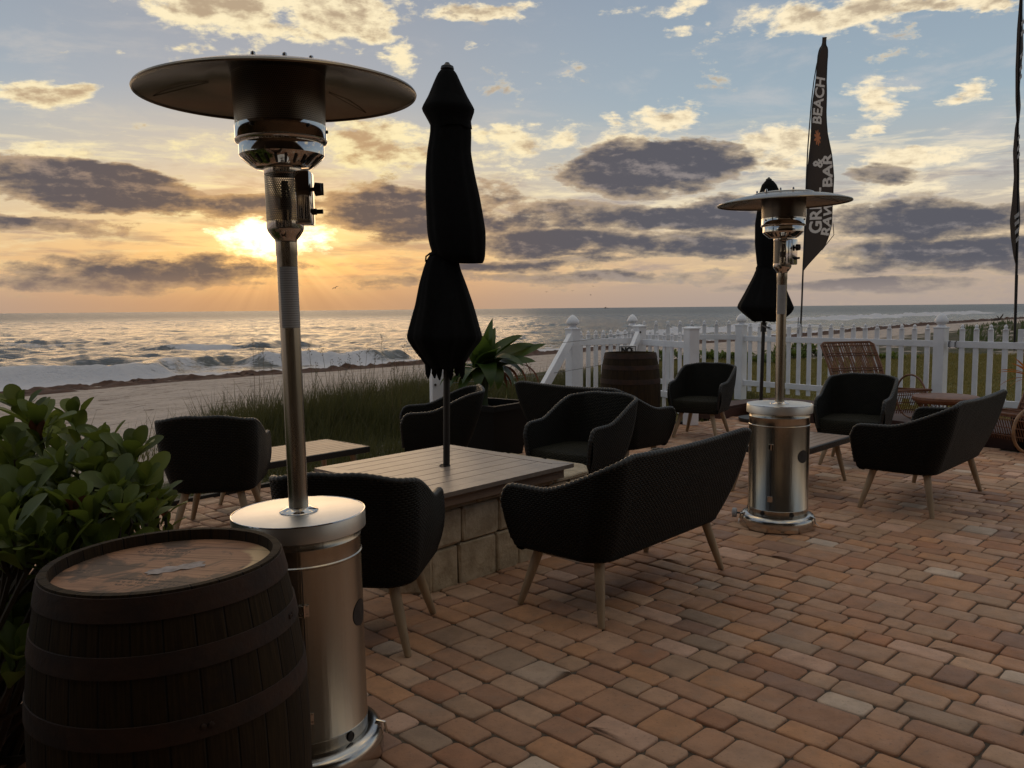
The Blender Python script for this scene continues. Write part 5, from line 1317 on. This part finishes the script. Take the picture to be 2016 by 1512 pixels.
def fence_run(root, A, B, z0, zr_top, zr_bot, ztop, pitch, first=True, skip=(), flagpost=None, name='picket', rh=.075):
    A = Vector(A); B = Vector(B); d = B-A; L = d.length; ax = d.normalized(); nrm = Vector((-ax.y, ax.x, 0)); k = max(1, round(L/pitch))
    for z in (zr_top, zr_bot):
        b = MB(); b.bar(A+Vector((0, 0, z)), B+Vector((0, 0, z)), .040, rh, up=(0, 0, 1), bev=.003); o = b.build('rail', 'white_paint', root)
    for i in range(1, k):
        b = MB(); p = A+d*(i/k)+nrm*.0; tall = flagpost is not None and i in flagpost
        picket(b, p, z0, ztop-(.066 if not tall else .05), ax, dog=not tall); b.build(name, 'white_paint', root)
def fences():
    P1 = Vector((.735, 9.95, 0)); P3 = Vector((1.625, 10.55, 0)); P4 = Vector((2.045, 9.42, 0)); P2 = Vector((1.80, 12.35, 0)); P5 = Vector((3.325, 12.0, 0)); P6 = Vector((5.07, 9.78, 0))
    ax = lambda a, b: ((b-a).normalized()[0], (b-a).normalized()[1])
    # main fence: P2 - P5 - P6
    t = thing('picket_fence', 'long white picket fence with ball capped posts between patio and lawn', 'fence', P5); 
    loc = lambda p: p-P5
    fence_run(t, loc(P2), loc(P5), .02, .905, .25, 1.15, .165); fence_run(t, loc(P5), loc(P6), .13, .885, .245, 1.115, .156, flagpost=(5,))
    for p, a in ((P2, ax(P2, P5)), (P5, ax(P5, P6)), (P6, ax(P5, P6))): post(loc(p), 0 if p is not P5 else .0, 1.07, t, a)
    # gate to the right of P6
    d = (P6-P5).normalized(); G0 = P6+d*.085; G1 = P6+d*1.32
    g = thing('picket_gate', 'white picket gate with a black latch at the far right edge', 'gate', G0)
    fence_run(g, Vector((0, 0, 0)), G1-G0, .13, .885, .23, 1.12, .156, flagpost=(5,))
    lt = MB()
    for o_, in ((.015,), (.085,)):
        p = d*o_+Vector((-d.y*-.03, -.03, .885)); lt.tube([p+Vector((.018, 0, .035)), p+Vector((0, 0, .03)), p+Vector((0, 0, -.03)), p+Vector((.018, 0, -.038))], .006, 6)
    lt.build('latch', 'dark_metal', g)
    post(G1-G0+d*.09, 0, 1.07, g, (d.x, d.y))
    # low fence P1 - P3 and gate P3 - P4 by the stair rails
    s = thing('low_picket_fence', 'low white picket fence section left of the far barrel with a ball capped post', 'fence', P1)
    fence_run(s, Vector(), P3-P1, .10, .93, .30, 1.075, .118); post(Vector(), -.1, 1.09, s, ax(P1, P3), .13)
    post(P3-P1, -.05, 1.10, s, ax(P1, P3), .125, ball=False)
    for z, k in ((1.035, 0), (.72, 1)):                       # rusty bolts
        b = MB(); q = (P3-P1)+Vector((-.0, -.066, z)); b.tube([q, q+Vector((0, -.014, 0))], .014, 8); b.build('bolt', 'hoop', s)
    g2 = thing('low_picket_gate', 'low white picket gate behind the right side of the far barrel', 'gate', P3)
    fence_run(g2, (P4-P3).normalized()*.10, (P4-P3)-(P4-P3).normalized()*.07, .10, .91, .30, 1.06, .165); post(P4-P3, 0, 1.095, g2, ax(P3, P4), .13, ball=False)
    # stair hand rails sloping down towards us
    for (a, e, lb) in ((P1, Vector((.04, 8.42, 0)), 'white sloping stair rail reaching the patio beside the black planter'), (P3, Vector((.98, 9.05, .0)), 'white sloping stair rail mostly hidden behind the far barrel')):
        r = thing('stair_rail', lb, 'hand rail', e, 0, 'white sloping stair rails'); top = (a-e)+Vector((-.03, -.09, .99)); b = MB(); b.bar(Vector((0, 0, .03)), top, .050, .135, up=(0, 0, 1), bev=.004); b.build('rail_board', 'white_paint', r)
    # square post by the dune and the wires running to it
    Q = Vector((-.735, 8.05, 0)); q = thing('wire_fence_post', 'square white post in the grass behind the closed umbrella skirt', 'post', Q, R(20)); post(Vector(), -.1, 1.06, q, (1, 0), .118, ball=False)
    for z in (.62, .985):
        b = MB(); b.tube([(-.03, -.058, z), (-.03, -.072, z)], .011, 8); b.build('bolt', 'hoop', q)
    for z, zz, l in ((1.035, .97, 'topmost thin wire crossing in front of the low fence to the square post'), (.72, .62, 'middle thin wire crossing in front of the low fence'), (.42, .30, 'lowest thin wire crossing the stair rail')):
        b = MB(); A = P3+Vector((-.03, -.07, z)); B_ = Q+Vector((.05, .03, zz)); b.tube([A+(B_-A)*(i/12)+Vector((0, 0, -.05*math.sin(math.pi*i/12))) for i in range(13)], .0028, 5)
        tag(b.build('fence_wire', 'rope'), l, 'wire', 'fence wires')
    # notice standing behind the barrel
    sg = thing('notice_board', 'small white notice with black border and letters above the far barrel', 'sign', aty(1235, 697, 9.9), R(10)); w = .22
    b = MB(); b.box((0, 0, .0), (w, .008, .20), None, .002); b.build('plate', 'sign_white', sg)
    b = MB(); 
    for x in (-.1, .1): b.box((x, -.0055, 0), (.006, .003, .186))
    for z in (-.09, .09): b.box((0, -.0055, z), (.194, .003, .006))
    b.build('border', 'letter_black', sg)
    text('NO', .085, (-.078, -.0065, .018), sg, 'letter_black', bold=.006, rot=(R(90), 0, 0)); text('S', .06, (.045, -.0065, .028), sg, 'letter_black', bold=.001, rot=(R(90), 0, R(0)))
def text(s, size, loc, parent, m, bold=0.0, rot=(0, 0, 0), align='LEFT', shear=0, fn=None, ext=.001, sub=0, xs=1.0, name='lettering'):
    c = bpy.data.curves.new(name, 'FONT'); c.body = s; c.size = size; c.offset = bold; c.extrude = ext; c.align_x = align; c.shear = shear
    o = bpy.data.objects.new(name, c); COL.objects.link(o); dg = bpy.context.evaluated_depsgraph_get(); dg.update()
    me = bpy.data.meshes.new_from_object(o.evaluated_get(dg)); bpy.data.objects.remove(o); bpy.data.curves.remove(c)
    me.materials.clear(); me.materials.append(M[m]); me.name = name
    Mx = Matrix.Translation(loc) @ (Matrix.Rotation(rot[2], 4, 'Z') @ Matrix.Rotation(rot[1], 4, 'Y') @ Matrix.Rotation(rot[0], 4, 'X')) @ Matrix.Diagonal((xs, 1, 1, 1))
    me.transform(Mx)
    if fn:
        bm = bmesh.new(); bm.from_mesh(me)
        if sub: bmesh.ops.subdivide_edges(bm, edges=[e for e in bm.edges if e.calc_length() > sub], cuts=3); bmesh.ops.triangulate(bm, faces=bm.faces)
        for v in bm.verts: v.co = fn(v.co)
        bm.to_mesh(me); bm.free()
    q = bpy.data.objects.new(name, me); COL.objects.link(q); q.parent = parent; return q
fences()

# ================================================================== FEATHER FLAGS
def flags():
    # first flag, facing us; outline measured in metres: x to the right of the pole foot, z up
    Y = 11.25; foot = aty(1577.5, 648, Y); t = thing('feather_flag', 'tall dark feather flag with pale lettering rising behind the far heater', 'flag', foot, 0, 'feather flags')
    S = Y/FPX; q = lambda x, y: (aty(x, y, Y).x-foot.x, aty(x, y, Y).z-foot.z)
    L = [q(*p) for p in ((1583, 534), (1585, 500), (1587, 450), (1588, 400), (1589, 350), (1591, 300), (1595, 250), (1598, 200), (1603, 160), (1607, 130), (1611, 108), (1615, 94), (1621, 85.5))]
    Rr = [q(*p) for p in ((1583.4, 533), (1604, 508), (1622, 486), (1632, 462), (1638, 440), (1641, 412), (1643, 380), (1643, 350), (1638, 300), (1632, 262), (1629, 220), (1628, 160), (1632, 108), (1632, 94), (1628, 85.5))]
    zs = np.linspace(L[0][1]+.005, q(0, 86.5)[1], 90)
    lx = np.interp(zs, [p[1] for p in L], [p[0] for p in L]); rx = np.interp(zs, [p[1] for p in Rr], [p[0] for p in Rr])
    def yof(x, z): return .035*math.sin(x*14+z*1.3)+.02*math.sin(z*7+x*5)
    letters = []
    def vt(s_, size, px, py, ang, bold=.006, xs=1.0):
        x, z = q(px, py); o = text(s_, size, (0, 0, 0), t, 'letter_white', bold, (0, 0, 0), xs=xs, ext=.0); me = o.data
        me.transform(Matrix.Translation((x, 0, z)) @ Matrix.Rotation(R(90), 4, 'X') @ Matrix.Rotation(R(ang), 4, 'Z'))
        letters.append(BVHTree.FromPolygons([v.co.copy() for v in me.vertices], [tuple(p.vertices) for p in me.polygons])); bpy.data.objects.remove(o)
    vt('GRILL', .205, 1614, 460, 90.5, xs=1.14); vt('&', .18, 1617, 331, 88); vt('BEACH', .190, 1618, 245, 87, .005, xs=1.02)
    vt('RAW', .195, 1633, 466, 83, xs=1.06); vt('BAR', .195, 1640, 368, 92.5, xs=1.22)
    zs2 = np.linspace(zs[0], zs[-1], 820); lx = np.interp(zs2, zs, lx); rx2 = np.interp(zs2, zs, rx); n = 60; vs = []
    for z, a, c in zip(zs2, lx, rx2):
        for i in range(n+1): x = a+(c-a)*i/n; vs.append((x, yof(x, z), z))
    k = len(zs2); b = MB(); b.add(vs, [(j*(n+1)+i, j*(n+1)+i+1, (j+1)*(n+1)+i+1, (j+1)*(n+1)+i) for j in range(k-1) for i in range(n)]); ban = b.build('banner', 'flag', t, smooth='all')
    ban.data.materials.append(M['letter_white']); ban.data.materials.append(M['letter_orange']); ex, ez = q(1608, 272); idx = []
    for p in ban.data.polygons:
        c = p.center; mi = 0
        for bv in letters:
            if bv.ray_cast(Vector((c.x, -5, c.z)), Vector((0, 1, 0)))[0] is not None or bv.ray_cast(Vector((c.x, 5, c.z)), Vector((0, -1, 0)))[0] is not None: mi = 1; break
        dx, dz = (c.x-ex)/.052, (c.z-ez)/.11; rr = math.hypot(dx, dz)
        if rr < 1 and rr < .45+.55*abs(math.cos(4.5*math.atan2(dz, dx))): mi = 2
        idx.append(mi)
    ban.data.polygons.foreach_set('material_index', idx)
    b = MB(); e = []
    for z, c in list(zip(zs, rx))[8:]: e.append((c, yof(c, z), z))
    b.tube(e, .006, 5); p0 = q(1622, 486); p1 = q(1640, 440); b.tube([(p1[0], 0, p1[1]), (p1[0]+.02, .01, p1[1]-.15), (p0[0]+.05, .01, p0[1]+.05), (p0[0]-.01, 0, p0[1]-.02)], .005, 5); b.build('cord', 'dark_metal', ban)
    b = MB(); pp = [(0, .03, 0)]+[(q(x, y)[0], .03, q(x, y)[1]) for x, y in ((1580, 600), (1582, 545), (1584, 500), (1586.5, 440), (1588, 390), (1589.5, 340), (1592, 290), (1595.5, 245), (1599, 200), (1604, 158), (1609, 128), (1615, 104), (1621, 90), (1627, 86))]
    b.tube(pp, [.013-.0006*i for i in range(len(pp))], 8); b.build('pole', 'dark_metal', t, smooth=True)
    b = MB(); b.tube([(0, .02, -.09), (0, .02, .04)], .022, 10); b.tube([(-.04, .02, -.0), (-.035, .02, .16)], .007, 6); b.box((-.02, .02, -.03), (.05, .03, .06)); b.build('pole_bracket', 'rubber', t)
    # second flag, edge on to us at the right border
    Y = 9.15; foot = aty(1999, 700, Y); t = thing('feather_flag', 'narrow wind twisted feather flag seen edge on at the right border', 'flag', foot, 0, 'feather flags'); q = lambda x, y: (aty(x, y, Y).x-foot.x, aty(x, y, Y).z-foot.z)
    L = [(2003, 538), (1995, 505), (1990, 470), (1988, 435), (1992, 400), (1996, 350), (1994, 300), (1998, 255), (2001, 240), (1999, 200), (1999, 140), (2002, 60), (2007, 0), (2010, -30)]
    Rr = [(2004, 537), (2005, 500), (2006, 460), (2009, 430), (2008, 390), (2006, 340), (2004, 300), (2004, 255), (2006, 240), (2010, 200), (2008, 160), (2015, 80), (2014, 20), (2012, -30)]
    L = sorted([q(*p)[::-1] for p in L]); Rr = sorted([q(*p)[::-1] for p in Rr]); zs = np.linspace(L[0][0], L[-1][0], 80)
    lx = np.interp(zs, [p[0] for p in L], [p[1] for p in L]); rx = np.interp(zs, [p[0] for p in Rr], [p[1] for p in Rr])
    vs = []; n = 8
    for z, a, c in zip(zs, lx, rx):
        for i in range(n+1): s = i/n; yy = .30*s-.05+.03*math.sin(z*4); vs.append((a+(c-a)*s+.607*yy, yy, z))
    k = len(zs); b = MB(); b.add(vs, [(j*(n+1)+i, j*(n+1)+i+1, (j+1)*(n+1)+i+1, (j+1)*(n+1)+i) for j in range(k-1) for i in range(n)]); ban = b.build('banner', 'flag', t, smooth='all')
    b = MB(); rnd = random.Random(6)
    for zz in (498, 482, 466, 452, 335, 320, 300, 182, 165, 140, 95, 75):
        x, z = q(0, zz); a = float(np.interp(z, zs, lx)); c = float(np.interp(z, zs, rx)); w = c-a
        b = MB(); b.add([(a+w*.10, -.068, z), (a+w*.55, -.068+.0, z+.04), (a+w*.5, -.068, z+.085), (a+w*.06, -.068, z+.04)], [(0, 1, 2, 3)]); b.build('letter', 'letter_white', ban)
    b = MB(); pp = [(q(x, y)[0], .02, q(x, y)[1]) for x, y in ((1999, 690), (2001, 620), (2003, 540), (2006, 440), (2007, 340), (2006, 240), (2009, 140), (2013, 40), (2014, -30))]
    b.tube(pp, [.014]*3+[.011]*6, 8); b.tube([(q(1999, 655)[0], -.01, q(0, 655)[1]), (q(2001, 560)[0], -.02, q(0, 560)[1])], .003, 5); b.build('pole', 'dark_metal', t, smooth=True)
flags()

# ================================================================== FENCE-SIDE LEDGE, RATTAN SET
def ledges():
    A = Vector((2.50, 9.90, 0)); B = Vector((2.98, 10.40, 0)); C = Vector((4.72, 7.62, 0))
    t = thing('timber_ledge', 'low red brown timber ledge along the foot of the white fence', 'ledge', A)
    d = (C-B).normalized(); nr = Vector((-d.y, d.x, 0)); w = .55
    P = [A, B, C, C+Vector((2.2, -1.3, 0)), C+Vector((2.7, -.5, 0)), C+Vector((.75, .55, 0)), B+Vector((.62, .62, 0)), A+Vector((-.40, .45, 0))]
    for z0, z1, nm, ins in ((-.02, .10, 'face_board', 0), (.103, .13, 'deck_boards', -.012)):
        b = MB(); V0 = [(p-A) for p in P]; c = sum(V0, Vector())/len(V0); V1 = [v+(v-c).normalized()*(-ins) for v in V0]; n = len(P)
        b.add([(v.x, v.y, z0) for v in V1]+[(v.x, v.y, z1) for v in V1], [tuple(range(n)), tuple(range(n, 2*n))[::-1]]+[(i, n+i, n+(i+1) % n, (i+1) % n) for i in range(n)]); b.build(nm, 'timber', t)
ledges()
def rattan():
    # lounge chair with tall cane back behind the armchair on the right
    def chair(label, loc, rz, mt, hoops):
        t = thing('cane_lounge_chair', label, 'lounge chair', loc, rz, 'cane lounge chairs'); hw = .33; zs = .36; top = .80
        fr = MB(); rec = .30
        bk = lambda x, f: Vector((x*(1-.03*(1-f)), -.30-rec*f+.02*math.sin(f*3), zs-.06+(top-zs+.06)*f))
        fr.tube([bk(-hw, 0), bk(-hw, .5), bk(-hw, .95), bk(-hw+.04, 1), bk(hw-.04, 1), bk(hw, .95), bk(hw, .5), bk(hw, 0)], .013, 8)
        fr.tube([(-hw, .38, zs-.02), (-hw, -.30, zs-.06), (hw, -.30, zs-.06), (hw, .38, zs-.02)], .013, 8, closed=True); fr.build('frame', mt, t, smooth=True)
        b = MB()
        for i in range(32):
            x = -hw+.02+(2*hw-.04)*i/31+random.Random(i).uniform(-.006, .006); b.tube([bk(x, .0), bk(x+.004*math.sin(i), .5), bk(x, 1)], .0068, 5)
        for f in (.05, .14, .40, .45, .72, .77, .93): b.tube([bk(-hw, f)+Vector((0, .01, 0)), bk(hw, f)+Vector((0, .01, 0))], .0068, 5)
        b.build('backrest', mt, t)
        b = MB()
        for i in range(25): x = -hw+.02+(2*hw-.04)*i/24; b.tube([(x, -.30, zs-.055), (x, .05, zs-.06), (x, .38, zs-.015), (x, .40, zs-.06), (x, .32, .10)], .0048, 5)
        for y in (-.15, .10, .3): b.tube([(-hw, y, zs-.05), (hw, y, zs-.05)], .006, 5)
        for z in (.14, .22, .30): b.tube([(-hw, .33+.08*(z-.1)/.2, z), (hw, .33+.08*(z-.1)/.2, z)], .005, 5)
        b.build('seat', mt, t)
        for s in (-1, 1):
            b = MB(); b.tube([(s*(hw+.012), (.38 if hoops else .06)+(.2 if hoops else .235)*math.cos(a), .242+(.2 if hoops else .235)*math.sin(a)*.98-(.02 if hoops else 0)) for a in np.linspace(0, 6.283, 36, endpoint=False)], .014 if hoops else .010, 8, closed=True); b.build('side_hoop', 'rattan_light' if hoops else mt, t, smooth=True)
            for pa, pb in (((s*hw, -.26, zs-.05), (s*hw, -.34, .012)), ((s*hw, .30, zs-.04), (s*hw, .32, .012))): b = MB(); b.tube([pa, pb], .012, 8); b.build('leg', mt, t, smooth=True)
        return t
    p = aty(1684, 760, 9.0); chair('reddish cane lounge chair with an open slatted back against the white fence', (3.92, 8.80, .131), R(192), 'rattan', False)
    chair('cane lounge chair with big round side hoops cut off by the right edge', (4.84, 7.74, .002), R(110), 'rattan', True)
    # round drum side table
    t = thing('cane_side_table', 'round reddish cane drum table between the two cane lounge chairs', 'side table', (4.30, 8.16, .132)); r = .30; h = .315
    b = MB(); b.lathe([(0, h), (r-.01, h), (r+.004, h-.008), (r+.008, h-.03), (r-.004, h-.052), (r-.03, h-.055)], 56); b.build('table_top', 'rattan', t, smooth=True)
    b = MB()
    for i in range(44):
        a = 2*math.pi*i/44; b.tube([((r-.02-.07*math.sin(f*3.14))*math.cos(a+.12*f), (r-.02-.07*math.sin(f*3.14))*math.sin(a+.12*f), h-.05-(h-.055)*f) for f in (0, .25, .5, .75, 1)], .0045, 5)
    for z, rr in ((.01, r-.02), (h*.5, r-.092), (h-.06, r-.03)): b.tube([(rr*math.cos(a), rr*math.sin(a), z) for a in np.linspace(0, 6.283, 40, endpoint=False)], .008, 6, closed=True)
    b.build('cane_base', 'rattan', t)
    # orange fronds in a pot beyond the edge
    pt = aty(2034, 735, 7.6); t = thing('orange_frond_plant', 'plant with dry orange fronds poking in from the right edge', 'plant', (pt.x, pt.y, .0)); b = MB(); b.lathe([(0, 0), (.12, 0), (.16, .28), (.17, .30), (.15, .30), (.14, .26), (0, .26)], 28); b.build('pot', 'planter', t, smooth=True)
    lf = MB()
    for a, ln, e, dr in ((178, .34, 30, 45), (165, .30, 12, 60), (190, .28, 50, 40), (200, .32, 5, 40), (150, .3, 40, 60), (90, .3, 50, 50), (270, .3, 40, 50), (20, .3, 50, 50), (220, .25, 60, 50), (172, .26, 58, 20)):
        strap_leaf(lf, (0, 0, pt.z-.05), R(a), ln, .019, R(e), R(dr), .6, None, 9)
    lf.build('fronds', 'orange_leaf', t, smooth='all'); s = MB(); s.tube([(0, 0, .24), (.01, 0, .5), (0, 0, pt.z-.04)], .014, 8); s.build('stem', 'twig', t)
rattan()

# ================================================================== SMALL FAR THINGS
def birds():
    lab = ['lone gull low over the sea just right of the near heater pole', 'gull flying low, nearest to the big umbrella', 'gull flying left of the highest one of the flock', 'highest gull of the small flock', 'lowest gull of the small flock']
    src = None
    for i, (x, y) in enumerate([(660, 567), (1076, 575), (1127, 573), (1168, 564), (1163, 581)]):
        Y = 150 if i == 0 else 260
        if src is None:
            t = thing('gull', lab[0], 'bird', (0, 0, 0), 0, 'gulls over the sea'); b = MB(); b.tube([(0, .28, 0), (0, .14, .03), (0, -.1, .03), (0, -.3, 0)], [.01, .07, .06, .01], 8); b.build('body', 'gull', t, smooth=True)
            for s in (-1, 1):
                b = MB(); b.add([(0, .1, .04), (s*.38, .16, .20), (s*.85, -.05, .06), (s*.38, -.06, .18), (0, -.08, .04), (s*.38, .05, .215)], [(0, 1, 5), (1, 2, 5), (2, 3, 5), (3, 4, 5), (4, 0, 5)]); b.build('wing', 'gull', t)
            src = t; o = t
        else: o = copy_tree(src)
        o.location = aty(x, y, Y); o.rotation_euler = (R([40, 0, 5, -5, 0][i]), R([-25, 5, -8, 10, 0][i]), R([10, 30, -20, 15, 60][i])); o.scale = [(.8,)*3, (.95,)*3, (.95,)*3, (1.,)*3, (.9,)*3][i]; o['label'] = lab[i]
    p = atz(1962, 634, -1.95); p.z = gz(p.x, p.y)+.05; b = MB(); rnd = random.Random(3)
    b.tube([(-.9, 0, 0), (-.3, .1, .15), (.5, 0, .2), (1.0, 0, .9), (1.2, .1, 1.25)], [.16, .22, .2, .12, .05], 8); b.tube([(.4, 0, .2), (.2, 0, .7), (-.1, 0, .9)], [.12, .08, .03], 6)
    o = b.build('driftwood', 'driftwood', smooth=True); o.location = p; tag(o, 'dark piece of driftwood at the water line near the right edge', 'driftwood')
    b = MB(); b.add([(-9, -2, 0), (9, -2, 0), (11, 0, 2.2), (-9, 0, 2.2), (-9, 2, 0), (9, 2, 0)], [(0, 1, 2, 3), (5, 4, 3, 2), (0, 3, 4), (1, 5, 2)]); t = thing('distant_boat', 'tiny dark boat on the horizon above the low fence', 'boat', atz(1193, 607.2, SEA)); 
    p = ray(1193, 605.5); t.location = Vector((p.x/p.y*3400, 3400, SEA)); b.build('hull', 'gull', t); b = MB(); b.box((-2, 0, 3.4), (6, 3, 2.6)); b.tube([(1, 0, 2), (1, 0, 9)], .25, 6); b.build('cabin', 'gull', t)
birds()

# the restaurant behind us: never in view, wall and roof sized to shade the patio; shows in polished steel
def building():
    t = thing('restaurant_building', 'stucco restaurant out of view behind the patio, its porch roof deepened for shade', 'building', (0, -3.6, 0))
    b = MB(); b.box((.5, -.15, 3.4), (15, .3, 7.0)); b.build('wall', 'bwall', t)
    b = MB(); b.box((.5, 1.95, 3.15), (15, 4.5, .16)); b.build('roof', 'groof', t)  # porch roof drawn forward, out of view, to darken the foreground
    for x in (-5.2, -2.6, 0, 2.6, 5.2): 
        b = MB(); b.box((x, .012, 1.35), (1.9, .02, 2.2)); w = b.build('window', 'bdark', t); b = MB()
        for dx in (-1, 0, 1): b.box((x+dx*.97, .03, 1.35), (.08, .05, 2.3))
        b.box((x, .032, 2.53), (2.1, .05, .08)); b.build('frame', 'white_paint', w)
    for x in (-6.8, -2.6, 2.6, 7.6): b = MB(); b.box((x, 2.6, 1.63), (.16, .16, 3.26)); b.build('porch_post', 'bwall', t)
building()
